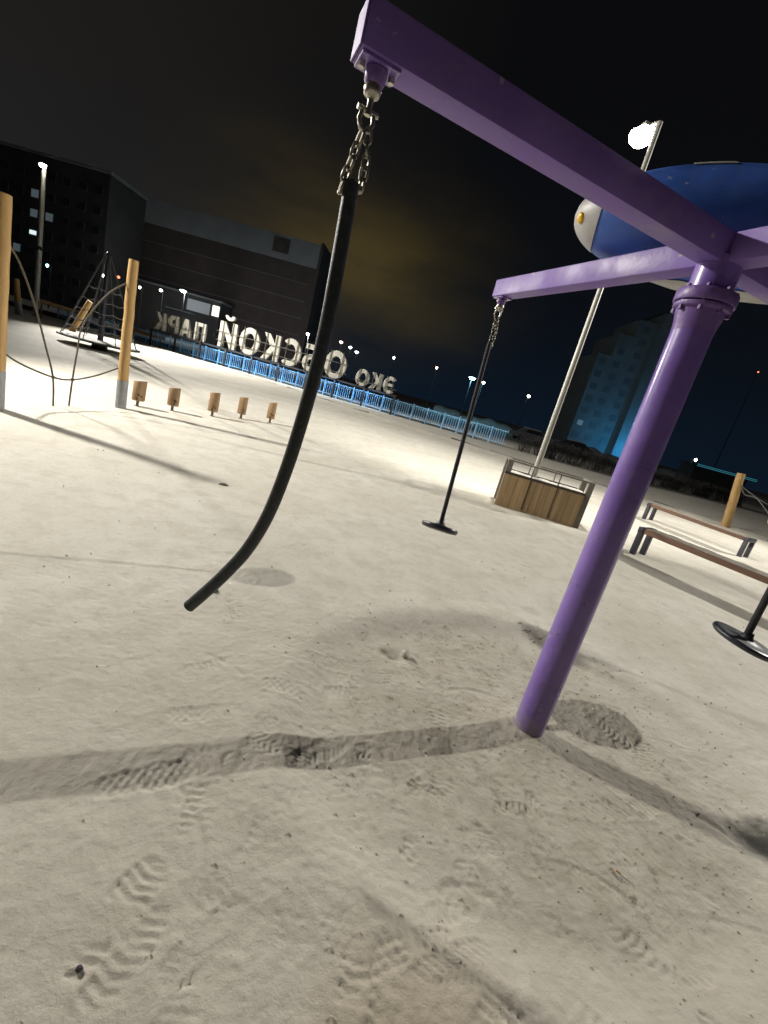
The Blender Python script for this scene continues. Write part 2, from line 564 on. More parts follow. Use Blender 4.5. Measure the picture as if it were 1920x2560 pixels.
Hb, BOWL = ground_base(GX, GY)
HZ = Hb + rough_detail(GX, GY, BOWL)
prints = [  # x, y, heading, kind, depth
    (-0.40, 0.86, 1.35, 1, .013), (-0.33, 0.76, 1.45, 1, .011), (-0.13, 0.87, 0.95, 2, .012), (0.02, 0.83, 2.0, 2, .010),
    (-0.32, 1.14, 1.75, 0, .011), (-0.10, 1.15, 1.35, 0, .012), (0.34, 0.83, 1.45, 3, .013), (0.36, 0.72, 1.5, 0, .010),
    (0.62, 0.80, 1.1, 0, .009), (0.55, 0.95, 0.5, 2, .010), (-0.55, 1.25, 0.6, 3, .009), (-0.30, 1.27, 0.4, 0, .007),
    (-0.02, 1.33, 0.25, 1, .010), (-0.45, 1.33, 0.8, 0, .006), (0.20, 1.25, 2.3, 2, .007), (0.9, 1.15, 2.2, 3, .006),
    (0.75, 1.35, 2.3, 2, .008), (1.15, 1.10, 1.9, 0, .006), (0.15, 1.02, 2.1, 3, .007), (-0.15, 0.68, 1.1, 3, .009),
    (0.95, 0.85, 2.4, 0, .007), (1.3, 1.35, 2.7, 1, .006), (1.05, 1.6, 2.2, 2, .011), (0.78, 1.72, 1.9, 3, .011),
    (0.55, 1.62, 1.2, 0, .009), (1.35, 1.75, 0.4, 3, .010), (1.6, 1.85, 0.6, 0, .011), (0.3, 1.72, 0.3, 2, .010),
    (0.7, 2.2, 1.0, 3, .013), (0.45, 2.45, 2.0, 2, .012), (0.9, 2.6, 0.3, 0, .013), (0.25, 2.3, 1.4, 3, .012), (0.1, 2.05, 0.3, 0, .011),
    (1.35, 2.7, 2.2, 2, .013), (0.6, 2.85, 0.2, 3, .012), (-0.3, 2.3, 1.2, 1, .008), (-0.6, 1.9, 0.7, 0, .009), (-0.85, 2.2, 1.9, 2, .008),
    (-0.2, 1.9, 0.2, 3, .009), (1.7, 1.45, 2.8, 2, .006), (-0.5, 1.6, 0.4, 3, .010), (0.0, 1.6, 0.9, 2, .009), (1.75, 2.2, 1.0, 3, .012)]
for p in prints:
    footprint(HZ, *p)
for k in range(60):
    footprint(HZ, random.uniform(-2.6, 3.2), random.uniform(2.0, 5.2), random.uniform(0, PI), random.randrange(4), random.uniform(.006, .011))
for k in range(34):     # torn fragments of tread close to the viewer
    fy = random.uniform(0.58, 1.7)
    footprint(HZ, random.uniform(-0.55, 0.95) * (0.55 + fy * .5) + 0.35, fy, random.uniform(0, PI), random.randrange(4), random.uniform(.008, .014), random.uniform(.10, .17), random.uniform(.06, .09))
# scuffs dragged by feet
for k in range(30):
    sx, sy, sa = random.uniform(-0.8, 2.2), random.uniform(0.6, 3.2), random.gauss(-0.55, 0.5)
    ln, dp = random.uniform(.08, .26), random.uniform(.002, .0042)
    xi = np.searchsorted(gx, [sx - ln, sx + ln]); yi = np.searchsorted(gy, [sy - ln, sy + ln])
    sl = (slice(yi[0], yi[1]), slice(xi[0], xi[1]))
    x = GX[sl] - sx; y = GY[sl] - sy
    a = x * math.cos(sa) + y * math.sin(sa)
    b = -x * math.sin(sa) + y * math.cos(sa) + 0.25 * a * a / ln
    wv = 0.010 + 0.008 * random.random()
    HZ[sl] -= dp * np.exp(-(b / wv) ** 2) * sstep(ln, ln * .5, np.abs(a)) - 0.5 * dp * np.exp(-((b - 1.9 * wv) / wv) ** 2) * sstep(ln, ln * .5, np.abs(a))

# shallow hollow at the right, below the near-black patch
d = np.hypot((GX - 2.10) / 1.0, (GY - 1.80) / 0.8)
HZ -= 0.022 * (1 - sstep(0.04, 0.20, d + 0.10 * vnoise(GX, GY, 6, 22)))
# dug hollow beside the litter
HZ -= 0.03 * np.exp(-(np.hypot(GX - 0.30, GY - 2.53) / 0.05) ** 2)

ny, nx = GX.shape
me = bpy.data.meshes.new('ground')
co = np.stack([GX.ravel(), GY.ravel(), HZ.ravel()], 1).astype(np.float32)
idx = np.arange(ny * nx).reshape(ny, nx)
q = np.stack([idx[:-1, :-1], idx[:-1, 1:], idx[1:, 1:], idx[1:, :-1]], -1).reshape(-1, 4).astype(np.int32)
me.vertices.add(len(co)); me.vertices.foreach_set('co', co.ravel())
me.loops.add(q.size); me.loops.foreach_set('vertex_index', q.ravel())
me.polygons.add(len(q))
me.polygons.foreach_set('loop_start', np.arange(0, q.size, 4, dtype=np.int32))
me.update(calc_edges=True)
me.polygons.foreach_set('use_smooth', np.ones(len(q), dtype=bool))
me.validate()


def gz(x, y):
    i = min(max(int(np.searchsorted(gx, x)), 0), nx - 1)
    j = min(max(int(np.searchsorted(gy, y)), 0), ny - 1)
    return float(HZ[j, i])


def ground_material():
    m = bpy.data.materials.new('trampled_snow')
    m.use_nodes = True
    t = m.node_tree
    b = t.nodes['Principled BSDF']
    n_, l_ = t.nodes.new, t.links.new
    tcn = n_('ShaderNodeTexCoord')

    def noise(scale, detail=6, rough=0.6):
        n = n_('ShaderNodeTexNoise')
        n.inputs['Scale'].default_value = scale
        n.inputs['Detail'].default_value = detail
        n.inputs['Roughness'].default_value = rough
        l_(tcn.outputs['Object'], n.inputs['Vector'])
        return n.outputs['Fac']

    def ramp(fac, p0, p1, c0=(0, 0, 0), c1=(1, 1, 1)):
        r = n_('ShaderNodeValToRGB')
        r.color_ramp.elements[0].position = p0; r.color_ramp.elements[1].position = p1
        r.color_ramp.elements[0].color = tuple(c0) + (1,); r.color_ramp.elements[1].color = tuple(c1) + (1,)
        l_(fac, r.inputs[0])
        return r.outputs[0]

    def mix(fac, a, bb):
        x = n_('ShaderNodeMixRGB')
        if isinstance(fac, float): x.inputs[0].default_value = fac
        else: l_(fac, x.inputs[0])
        for i, v in ((1, a), (2, bb)):
            if isinstance(v, tuple): x.inputs[i].default_value = v + (1,)
            else: l_(v, x.inputs[i])
        return x.outputs[0]

    def mul(a, bb):
        x = n_('ShaderNodeMath'); x.operation = 'MULTIPLY'
        for i, v in enumerate((a, bb)):
            if isinstance(v, float): x.inputs[i].default_value = v
            else: l_(v, x.inputs[i])
        return x.outputs[0]

    def blob(cx_, cy_, r0, r1, wob=0.25, ws=3.0):
        sb = n_('ShaderNodeVectorMath'); sb.operation = 'SUBTRACT'
        l_(tcn.outputs['Object'], sb.inputs[0]); sb.inputs[1].default_value = (cx_, cy_, 0)
        fl = n_('ShaderNodeVectorMath'); fl.operation = 'MULTIPLY'; fl.inputs[1].default_value = (1, 1, 0)
        l_(sb.outputs[0], fl.inputs[0])
        le = n_('ShaderNodeVectorMath'); le.operation = 'LENGTH'; l_(fl.outputs[0], le.inputs[0])
        ad = n_('ShaderNodeMath'); ad.operation = 'MULTIPLY_ADD'
        l_(noise(ws, 5), ad.inputs[0]); ad.inputs[1].default_value = wob; l_(le.outputs['Value'], ad.inputs[2])
        mr = n_('ShaderNodeMapRange'); mr.interpolation_type = 'SMOOTHSTEP'
        mr.inputs['From Min'].default_value = r0 + wob / 2; mr.inputs['From Max'].default_value = r1 + wob / 2
        mr.inputs['To Min'].default_value = 1; mr.inputs['To Max'].default_value = 0
        l_(ad.outputs[0], mr.inputs['Value'])
        return mr.outputs[0]

    snow = mix(ramp(noise(0.9), 0.35, 0.68), (0.60, 0.570, 0.485), (0.70, 0.675, 0.600))
    snow = mix(mul(ramp(noise(4.2, 8, 0.7), 0.46, 0.66), 0.62), snow, (0.50, 0.465, 0.375))
    # sand trodden into the snow, speckled
    snow = mix(mul(ramp(noise(26, 8, 0.75), 0.53, 0.70), 0.45), snow, (0.40, 0.365, 0.285))
    # worn circle round the carousel: more sand than snow
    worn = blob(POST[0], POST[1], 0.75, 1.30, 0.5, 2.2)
    # dimmer lamplight in the foreground, put into the colour as greyer snow
    snow = mix(mul(blob(0.55, 1.15, 0.9, 2.6, 0.9, 1.3), 0.55), snow, (0.475, 0.440, 0.360))
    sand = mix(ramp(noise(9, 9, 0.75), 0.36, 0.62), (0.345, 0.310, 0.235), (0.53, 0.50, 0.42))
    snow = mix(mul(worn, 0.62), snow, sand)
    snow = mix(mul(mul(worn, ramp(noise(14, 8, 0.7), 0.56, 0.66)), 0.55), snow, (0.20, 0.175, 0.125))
    # brownish trodden patch near the viewer's feet, and a near-black patch at the right
    snow = mix(mul(blob(0.42, 0.74, 0.02, 0.40, 0.3, 4.0), 0.55), snow, (0.42, 0.335, 0.225))
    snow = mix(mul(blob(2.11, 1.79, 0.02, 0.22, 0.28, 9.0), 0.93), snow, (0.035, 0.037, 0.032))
    snow = mix(mul(blob(0.23, 2.53, 0.0, 0.06, 0.05, 20.0), 0.8), snow, (0.15, 0.13, 0.09))
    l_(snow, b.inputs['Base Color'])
    b.inputs['Roughness'].default_value = 0.78
    b.inputs['Specular IOR Level'].default_value = 0.25
    b1 = n_('ShaderNodeBump'); b1.inputs['Strength'].default_value = 0.4; b1.inputs['Distance'].default_value = 0.012
    l_(noise(55, 9, 0.72), b1.inputs['Height'])
    b2 = n_('ShaderNodeBump'); b2.inputs['Strength'].default_value = 0.3; b2.inputs['Distance'].default_value = 0.035
    l_(noise(7.5, 7, 0.66), b2.inputs['Height'])
    l_(b1.outputs[0], b2.inputs['Normal'])
    l_(b2.outputs[0], b.inputs['Normal'])
    return m


M['snow'] = ground_material()
M['snow_plain'] = mat('clean_snow', (0.68, 0.66, 0.60), 0.8, var=0.08, scale=5, bump=0.4, bscale=14)
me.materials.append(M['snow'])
ground = bpy.data.objects.new('ground', me)
C.objects.link(ground)
tag(ground, 'trampled snow and sand ground of the playground', kind='structure')


# ------------------------------------------------------------------ lamps
def lamp_light(name, parent, loc, watt, col, radius, spot=None, aim=None):
    if spot:
        ld = bpy.data.lights.new(name, 'SPOT')
        ld.spot_size = rad(spot[0]); ld.spot_blend = spot[1]
    else:
        ld = bpy.data.lights.new(name, 'POINT')
    ld.energy = watt
    ld.color = col
    ld.shadow_soft_size = radius
    o = bpy.data.objects.new(name, ld)
    C.objects.link(o)
    o.parent = parent
    o.location = loc
    if aim is not None:
        o.rotation_mode = 'QUATERNION'
        o.rotation_quaternion = Vector((0, 0, -1)).rotation_difference(Vector(aim).normalized())
    return o


def park_lamp(x, y, h, az, label, watt, spot=None, aim=(0, 0, -1), pr=0.055, radius=0.13, collars=()):
    r = empty('lamp_post', (x, y, gz(x, y)))
    tag(r, label, 'lamp post', 'park lamp posts')
    p = MB(); p.lathe([(pr * 1.7, 0), (pr * 1.7, 0.012), (pr * 1.05, 0.016), (pr, 0.5), (pr * 0.72, h - 0.02)], 16)
    p.build('pole', M['pole'], r, 40)
    for z in collars:
        c = MB(); c.lathe([(pr + 0.004, z - 0.12), (pr + 0.012, z - 0.10), (pr + 0.012, z + 0.10), (pr + 0.004, z + 0.12)], 14, cap0=False, cap1=False)
        c.build('clamp_band', M['support'], r, 40)
    d = Vector((math.cos(az), math.sin(az), 0))
    a = MB(); a.tube([(0, 0, h - 0.05), d * 0.12 + Vector((0, 0, h + 0.02)), d * 0.30 + Vector((0, 0, h + 0.05))], 0.026, 8)
    a.build('bracket', M['pole'], r, 40)
    hd = MB(); hd.box(d * 0.48 + Vector((0, 0, h + 0.065)), (0.46, 0.22, 0.06), rotz(az), 0.02)
    head = hd.build('lamp_head', M['pole'], r, 40)
    e = MB(); e.lathe([(0.02, -0.155), (0.10, -0.14), (0.165, -0.085), (0.185, -0.01), (0.18, 0.028)], 20, c=d * 0.48 + Vector((0, 0, h + 0.005)))
    e.build('lens', M['lamp_head'], head)
    lamp_light('lamp_light', r, d * 0.48 + Vector((0, 0, h - 0.28)), watt, WHITE, radius, spot, aim)
    return r


park_lamp(2.55, 8.68, 6.50, rad(100), 'tall grey lamp post rising from the wooden planter', LAMP_WATT['centre'], (112, 0.65), (0.22, 0.78, -1), radius=0.12)
park_lamp(24.0, 14.0, 12.0, rad(205), 'tall lamp mast beyond the right-hand benches, outside the view', LAMP_WATT['right'], (66, 0.7), (-24.0, -8.0, -12.0), pr=0.14, radius=0.15)
park_lamp(-10.8, 6.75, 6.8, rad(-20), 'grey lamp post beyond the rope posts, outside the view', LAMP_WATT['left'], (138, 0.6), (14.0, 2.0, -4.2), radius=0.28)
park_lamp(-25.9, 31.0, 8.85, rad(-60), 'tall pale lamp mast at the far left of the playground', LAMP_WATT['mast'], (78, 0.85), (20.0, -5.5, -7.5), pr=0.15, radius=0.3, collars=(4.2,))

# ------------------------------------------------------------------ carousel with four beams
AZ = rad(25)
car = empty('carousel', (POST[0], POST[1], 0))
tag(car, 'purple four-armed steel carousel with a blue figure on top', 'carousel')
g0 = gz(POST[0] + .15, POST[1])
p = MB(); p.lathe([(0.080, g0 - 0.10), (0.080, 2.10)], 40, cap1=False)
M['purple_post'] = M['purple'].copy()
_t = M['purple_post'].node_tree
_b = _t.nodes['Principled BSDF']
_src = _b.inputs['Base Color'].links[0].from_socket
_tc = _t.nodes.new('ShaderNodeTexCoord'); _sx = _t.nodes.new('ShaderNodeSeparateXYZ')
_t.links.new(_tc.outputs['Object'], _sx.inputs[0])
_nz = _t.nodes.new('ShaderNodeTexNoise'); _nz.inputs['Scale'].default_value = 16; _nz.inputs['Detail'].default_value = 8
_t.links.new(_tc.outputs['Object'], _nz.inputs['Vector'])
_ad = _t.nodes.new('ShaderNodeMath'); _ad.operation = 'MULTIPLY_ADD'; _ad.inputs[1].default_value = 0.34
_t.links.new(_nz.outputs['Fac'], _ad.inputs[0]); _t.links.new(_sx.outputs[2], _ad.inputs[2])
_mr = _t.nodes.new('ShaderNodeMapRange'); _mr.inputs['From Min'].default_value = 0.12; _mr.inputs['From Max'].default_value = 0.30
_mr.inputs['To Min'].default_value = 0.75; _mr.inputs['To Max'].default_value = 0.0
_t.links.new(_ad.outputs[0], _mr.inputs['Value'])
_mx = _t.nodes.new('ShaderNodeMixRGB'); _t.links.new(_mr.outputs[0], _mx.inputs[0]); _t.links.new(_src, _mx.inputs[1])
_mx.inputs[2].default_value = (0.30, 0.265, 0.22, 1)
_t.links.new(_mx.outputs[0], _b.inputs['Base Color'])
post = p.build('post', M['purple_post'], car, 40)
f = MB(); f.lathe([(0.080, 2.05), (0.082, 2.075), (0.094, 2.138), (0.108, 2.142), (0.110, 2.146), (0.110, 2.158), (0.09, 2.160)], 40)
f.build('lower_flange', M['purple_dark'], car, 40)
f = MB(); f.lathe([(0.09, 2.164), (0.115, 2.165), (0.117, 2.170), (0.117, 2.205), (0.113, 2.212), (0.08, 2.214)], 40)
col = f.build('collar', M['purple_dark'], car, 40)
for k in range(8):
    a = 2 * PI * (k + .3) / 8
    bo = MB()
    cpos = Vector((0.100 * math.cos(a), 0.100 * math.sin(a), 0))
    bo.lathe([(0.010, 2.126), (0.010, 2.139)], 6, c=cpos)
    bo.lathe([(0.0075, 2.124), (0.0075, 2.222)], 8, c=cpos)
    bo.lathe([(0.010, 2.214), (0.010, 2.224)], 6, c=cpos)
    bo.build('bolt', M['purple_dark'], col)
p = MB(); p.lathe([(0.085, 2.21), (0.085, 2.341)], 36, cap0=False, cap1=False)
p.build('neck', M['purple'], car, 40)
BZ = 2.313          # underside of the beams
BH, BW = 0.112, 0.100
BL = 1.605
beam_spots = []
for k in range(4):
    a = AZ + k * PI / 2
    bm_ = MB()
    r0 = 0.0 if k % 2 == 0 else BW / 2 + 0.002
    x0, x1 = r0, BL
    bm_.box(((x0 + x1) / 2, 0, BZ + BH / 2), (x1 - x0, BW, BH), None, 0.007)
    be = bm_.build('beam', M['purple_beam'], car, 30)
    be.rotation_euler = (0, 0, a)
    if k == 2:
        be['label'] = 'near beam carrying the rubber hose'
    elif k == 1:
        be['label'] = 'far beam carrying the rope disc seat'
    # end plate and hanger
    ep = MB(); ep.box((BL + 0.003, 0, BZ + BH / 2), (0.005, BW - 0.004, BH - 0.004), None, 0.001)
    ep.build('end_cap', M['purple_beam'], be)
    hx = BL - 0.062
    pl = MB(); pl.box((hx, 0, BZ - 0.005), (0.112, 0.082, 0.008), None, 0.002)
    plate = pl.build('hanger_plate', M['purple'], be)
    hg = MB(); hg.lathe([(0.024, BZ - 0.046), (0.029, BZ - 0.038), (0.031, BZ - 0.012), (0.026, BZ - 0.009)], 20, c=(hx, 0, 0))
    hg.build('hanger_bearing', M['purple_dark'], be, 40)
    for s in (-1, 1):
        nb = MB(); nb.lathe([(0.010, BZ - 0.022), (0.010, BZ - 0.0095)], 6, c=(hx + s * 0.045, 0, 0)); nb.build('nut', M['galv'], be)
    beam_spots.append(Vector((POST[0] + hx * math.cos(a), POST[1] + hx * math.sin(a), BZ - 0.046)))

# blue figure: long rounded body with pale nose, belly and patches
FC = Vector((1.365 - POST[0], 2.651 - POST[1], 2.668))
FA, FB, FH = 0.82, 0.324, 0.275
FAZ = rad(161.1)


def body_pt(t, ph, grow=0.0):
    """t -1 (tail) .. 1 (nose); ph 0 side, pi/2 top"""
    r = math.sqrt(max(0, 1 - abs(t) ** 2.15))
    return Vector((t * (FA + grow), math.cos(ph) * r * (FB + grow), math.sin(ph) * r * (FH + grow)))


def body_patch(t0, t1, p0, p1, grow, nt_=24, np_=24, edge=None):
    mb = MB()
    closed = abs(p1 - p0) > 2 * PI - 1e-3
    rows = []
    for i in range(nt_ + 1):
        row = []
        for j in range(np_ if closed else np_ + 1):
            v = j / np_
            ph = p0 + (p1 - p0) * v
            a0, a1 = edge(v, t0, t1) if edge else (t0, t1)
            row.append(body_pt(a0 + (a1 - a0) * i / nt_, ph, grow))
        rows.append(row)
    b = 0
    n = len(rows[0])
    for r in rows: mb.v += [tuple(x) for x in r]
    for i in range(nt_):
        for j in range(n if closed else n - 1):
            mb.f.append((i * n + j, i * n + (j + 1) % n, (i + 1) * n + (j + 1) % n, (i + 1) * n + j))
    return mb


NT = 0.83
bodyo = body_patch(-1, NT, 0, 2 * PI, 0, 60, 48).build('figure_body', M['blue'], car, 60)
bodyo['label'] = 'big blue rounded fish-like body above the beams'
bodyo.location = FC; bodyo.rotation_euler = (0, 0, FAZ)
body_patch(NT - 0.002, 1, 0, 2 * PI, 0.004, 14, 48).build('nose', M['cream'], bodyo, 60)
# pale belly keel
body_patch(-0.9, 0.50, rad(-104), rad(-76), 0.006, 40, 12, lambda v, a, b: (a + .25 * abs(v - .5), b - .5 * abs(v - .5))).build('belly_patch', M['cream'], bodyo, 60)
# pale top patches
body_patch(-0.22, 0.06, rad(60), rad(96), 0.005, 12, 12, lambda v, a, b: (a + .20 * v, b - .06 * v)).build('back_patch', M['cream'], bodyo, 60)
body_patch(0.20, 0.42, rad(48), rad(92), 0.005, 12, 12, lambda v, a, b: (a + .08 * v, b)).build('back_patch', M['cream'], bodyo, 60)
for sgn, nm in ((1, 0), (-1, 1)):
    ph = rad(-30) if sgn == 1 else rad(210)
    c0 = body_pt(0.945, ph, 0.004)
    nrm = Vector((c0.x / FA ** 2, c0.y / FB ** 2, c0.z / FH ** 2)).normalized()
    ey = MB(); ey.lathe([(0.028, -0.004), (0.026, 0.004), (0.018, 0.009), (0.005, 0.012)], 18, c=c0, rot=align(nrm))
    eye = ey.build('eye', M['yellow'], bodyo, 60)
    pu = MB(); pu.lathe([(0.020, -0.004), (0.018, 0.005), (0.012, 0.008), (0.003, 0.010)], 14, c=c0 + Vector((0, 0, 0.030)) - nrm * 0.004, rot=align(nrm))
    pu.build('brow', M['black_paint'], bodyo, 60)


# ------------------------------------------------------------------ things hanging from the beams
def chain(parent, p0, p1, sag=0.0, ln=0.034, r=0.0042, side=Vector((1, 0, 0)), phase=0):
    p0, p1 = Vector(p0), Vector(p1)
    n = max(2, int(round((p1 - p0).length / (ln * 0.72))))
    prev = p0
    for i in range(n):
        t0, t1 = i / n, (i + 1) / n
        a = p0.lerp(p1, t0) + side * sag * math.sin(PI * t0)
        b = p0.lerp(p1, t1) + side * sag * math.sin(PI * t1)
        d = (b - a).normalized()
        mid = (a + b) / 2
        R = align(d) @ rotz((i + phase) * PI / 2 + 0.25 * random.uniform(-1, 1))
        mb = MB(); mb.torus((0, 0, 0), ln * 0.27, r, ln * 0.22, None, 14, 6)
        o = mb.build('chain_link', M['chain'], parent, 60)
        o.matrix_local = Matrix.Translation(mid) @ R.to_4x4()


def shackle(parent, top, h=0.075, rz=0.0):
    mb = MB()
    x = Vector((math.cos(rz), math.sin(rz), 0))
    pts = [top + x * 0.017, top + x * 0.021 - Vector((0, 0, h * .5)), top + x * 0.012 - Vector((0, 0, h * .88)), top - Vector((0, 0, h)), top - x * 0.012 - Vector((0, 0, h * .88)), top - x * 0.021 - Vector((0, 0, h * .5)), top - x * 0.017]
    mb.tube(pts, 0.0065, 8)
    mb.tube([top + x * 0.032, top - x * 0.032], 0.007, 8)
    return mb.build('shackle', M['galv'], parent, 60)


# 1) rubber hose on the near beam
S = beam_spots[2]
hs = empty('hanging_hose', S)
tag(hs, 'thick black rubber hose chained to the near beam, lower end curling left', 'swing')
cup = MB(); cup.lathe([(0.020, 0.002), (0.026, -0.008), (0.022, -0.024), (0.010, -0.032)], 18); cup.build('swivel_cup', M['galv'], hs, 50)
eye_ = MB(); eye_.tube([(0, 0, -0.02), (0.001, 0, -0.045), (0, 0, -0.07)], [0.010, 0.008, 0.010], 12); eye_.build('swivel_pin', M['galv'], hs, 50)
hose_w = [(-0.345, 2.034), (-0.334, 1.80), (-0.329, 1.60), (-0.337, 1.40), (-0.356, 1.18), (-0.388, .985), (-0.437, .835), (-0.500, .718), (-0.556, .630), (-0.610, .551)]
HY = 1.51
shackle(hs, Vector((0.0, 0, -0.060)), 0.050, 0.5)
hp = [Vector((x, HY, z)) - S for x, z in hose_w]
chain(hs, (-0.004, 0, -0.112), hp[0] + Vector((-0.030, 0.0, -0.030)), 0.0, side=Vector((-1, 0, 0)), ln=0.040, r=0.0050)
chain(hs, (0.010, 0.004, -0.100), hp[0] + Vector((0.026, 0.012, -0.012)), 0.006, phase=1, ln=0.038, r=0.0048)


def smooth_path(pts, sub=6):
    out_ = []
    n = len(pts)
    for i in range(n - 1):
        p0, p1, p2, p3 = pts[max(i - 1, 0)], pts[i], pts[i + 1], pts[min(i + 2, n - 1)]
        for k in range(sub):
            t = k / sub
            out_.append(0.5 * ((2 * p1) + (p2 - p0) * t + (2 * p0 - 5 * p1 + 4 * p2 - p3) * t * t + (3 * p1 - p0 - 3 * p2 + p3) * t ** 3))
    out_.append(pts[-1])
    return out_


path = smooth_path(hp)
ho = MB(); ho.tube(path, 0.0225, 20, cap=False)
# open end: wall of the hose turned inward
dn = (path[-1] - path[-2]).normalized()
ho.tube([path[-1], path[-1] + dn * 0.0005], [0.0225, 0.0160], 20, cap=False)
ho.tube([path[-1] + dn * 0.0005, path[-1] - dn * 0.06], [0.0160, 0.0160], 20, cap=False)
ho.tube([path[0] - (path[1] - path[0]).normalized() * 0.004, path[0]], [0.019, 0.0225], 20)
ho.build('hose', M['rubber'], hs, 50)
for s, dz in ((-1, -.030), (1, -.012)):
    b_ = MB(); b_.tube([hp[0] + Vector((s * 0.034, 0.004, dz)), hp[0] + Vector((-s * 0.0, 0.004, dz))], 0.006, 8); b_.build('cross_bolt', M['galv'], hs, 50)


def disc_seat(name, S, label, tilt, seat_z, rope_r, seat_r, lean, chain_len=0.22):
    t = empty(name, S)
    tag(t, label, 'swing')
    cup = MB(); cup.lathe([(0.022, 0.002), (0.028, -0.010), (0.024, -0.032), (0.010, -0.042)], 18); cup.build('swivel_cup', M['galv'], t, 50)
    shackle(t, Vector((0, 0, -0.030)), 0.075, 0.3)
    end = Vector((lean[0], lean[1], seat_z - S.z))
    d = end.normalized()
    c0 = Vector((0, 0, -0.10))
    c1 = c0 + d * chain_len
    chain(t, c0, c1, 0.0, ln=0.036)
    chain(t, c0 + Vector((0.012, 0, 0)), c1 + Vector((0.008, 0.008, 0)), 0.012, ln=0.034, phase=1)
    ro = MB()
    n = 26
    top = c0 + d * (chain_len * 0.30)
    pts = [top.lerp(end, i / n) for i in range(n + 1)]
    ro.tube(pts, [rope_r * 0.55] * 2 + [rope_r * (1 + 0.02 * math.sin(i * 2.1)) for i in range(n - 1)], 12)
    ro.build('rope', M['rope_black'], t, 60)
    R = tilt
    se = MB()
    prof = [(0.0, -0.030), (seat_r * .55, -0.030), (seat_r * .93, -0.022), (seat_r, -0.008), (seat_r, 0.006), (seat_r * .96, 0.016), (seat_r * .86, 0.019), (seat_r * .60, 0.017), (seat_r * .36, 0.020), (seat_r * .28, 0.026), (0.0, 0.028)]
    se.lathe(prof, 40, c=end, rot=R, cap0=False, cap1=False)
    seat = se.build('seat', M['plastic'], t, 45)
    hb = MB(); hb.lathe([(rope_r * 2.1, 0.012), (rope_r * 2.0, 0.034), (rope_r * 1.35, 0.052), (rope_r * 1.1, 0.075)], 24, c=end, rot=R)
    hb.build('hub', M['rubber'], seat, 45)
    return t


disc_seat('rope_swing', beam_spots[1], 'black rope with a small flat round seat hanging from the far beam', roty(rad(3)) @ rotx(rad(-15)), 0.575, 0.017, 0.150, (0.055, -0.02))
disc_seat('disc_swing', beam_spots[0], 'black plastic disc seat on a thick rope at the right edge', rotx(rad(3)) @ roty(rad(9)), 0.525, 0.022, 0.198, (0.135, 0.145))


# ------------------------------------------------------------------ log posts with ropes on the left
def log_post(x, y, h, r, label, lean=(0, 0), boot=0.0, group='yellow log posts'):
    z0 = gz(x, y) - 0.03
    t = empty('log_post', (x, y, z0))
    tag(t, label, 'log post', group)
    top = Vector((lean[0], lean[1], h + 0.03))
    n = 14
    lo = MB()
    s0 = boot / h if boot else 0
    pts = [Vector((0, 0, 0)).lerp(top, s0 + (1 - s0) * i / n) + Vector((random.uniform(-1, 1), random.uniform(-1, 1), 0)) * r * 0.05 for i in range(n + 1)]
    rr = [r * (1.03 - 0.08 * i / n) for i in range(n)] + [r * 0.90]
    lo.tube(pts, rr, 18)
    lo.build('log', M['log'], t, 50)
    if boot:
        b_ = MB(); b_.tube([(0, 0, 0), Vector((0, 0, 0)).lerp(top, s0 * 1.0) + Vector((0, 0, 0.004))], r * 1.10, 20)
        b_.build('steel_boot', M['boot'], t, 50)
    return t


log_post(-5.13, 5.60, 2.46, 0.082, 'tall yellow log post at the left edge holding the sagging rope', boot=0.5)
log_post(-4.985, 7.92, 2.42, 0.080, 'tall yellow log post with a grey steel foot beside the stumps', (-0.05, 0), boot=0.50)


def rope_thing(name, paths, r, m, label, knots=(), cat='rope', kr=2.2):
    p0 = Vector(paths[0][0])
    t = empty(name, p0)
    tag(t, label, cat)
    for pth in paths:
        mb = MB(); mb.tube([Vector(q_) - p0 for q_ in smooth_path([Vector(a) for a in pth], 6)], r, 8)
        mb.build('rope_strand', m, t, 60)
    for k in knots:
        mb = MB(); mb.lathe([(r * .6, -r * kr), (r * kr * .8, -r * kr * .6), (r * kr, 0), (r * kr * .8, r * kr * .6), (r * .6, r * kr)], 12, c=Vector(k) - p0)
        mb.build('knot', m, t, 60)
    return t


N1 = (-5.20, 6.60, 0.405); N2 = (-5.19, 6.98, 0.385)
rope_thing('rope_obstacle', [
    [(-5.20, 5.66, 0.74), (-5.24, 6.05, 0.56), N1, N2, (-5.16, 7.45, 0.475), (-5.07, 7.86, 0.645)],
    [(-5.19, 5.67, 2.02), (-5.22, 5.95, 1.80), (-5.25, 6.25, 1.36), (-5.235, 6.46, 0.85), N1, (-5.19, 6.63, -0.02)],
    [(-5.08, 7.86, 2.02), (-5.22, 7.62, 1.75), (-5.33, 7.30, 1.22), (-5.27, 7.14, 0.80), N2, (-5.175, 6.93, -0.02)]],
    0.0125, M['rope_brown'], 'brown climbing ropes sagging between the two tall log posts', (N1, N2))

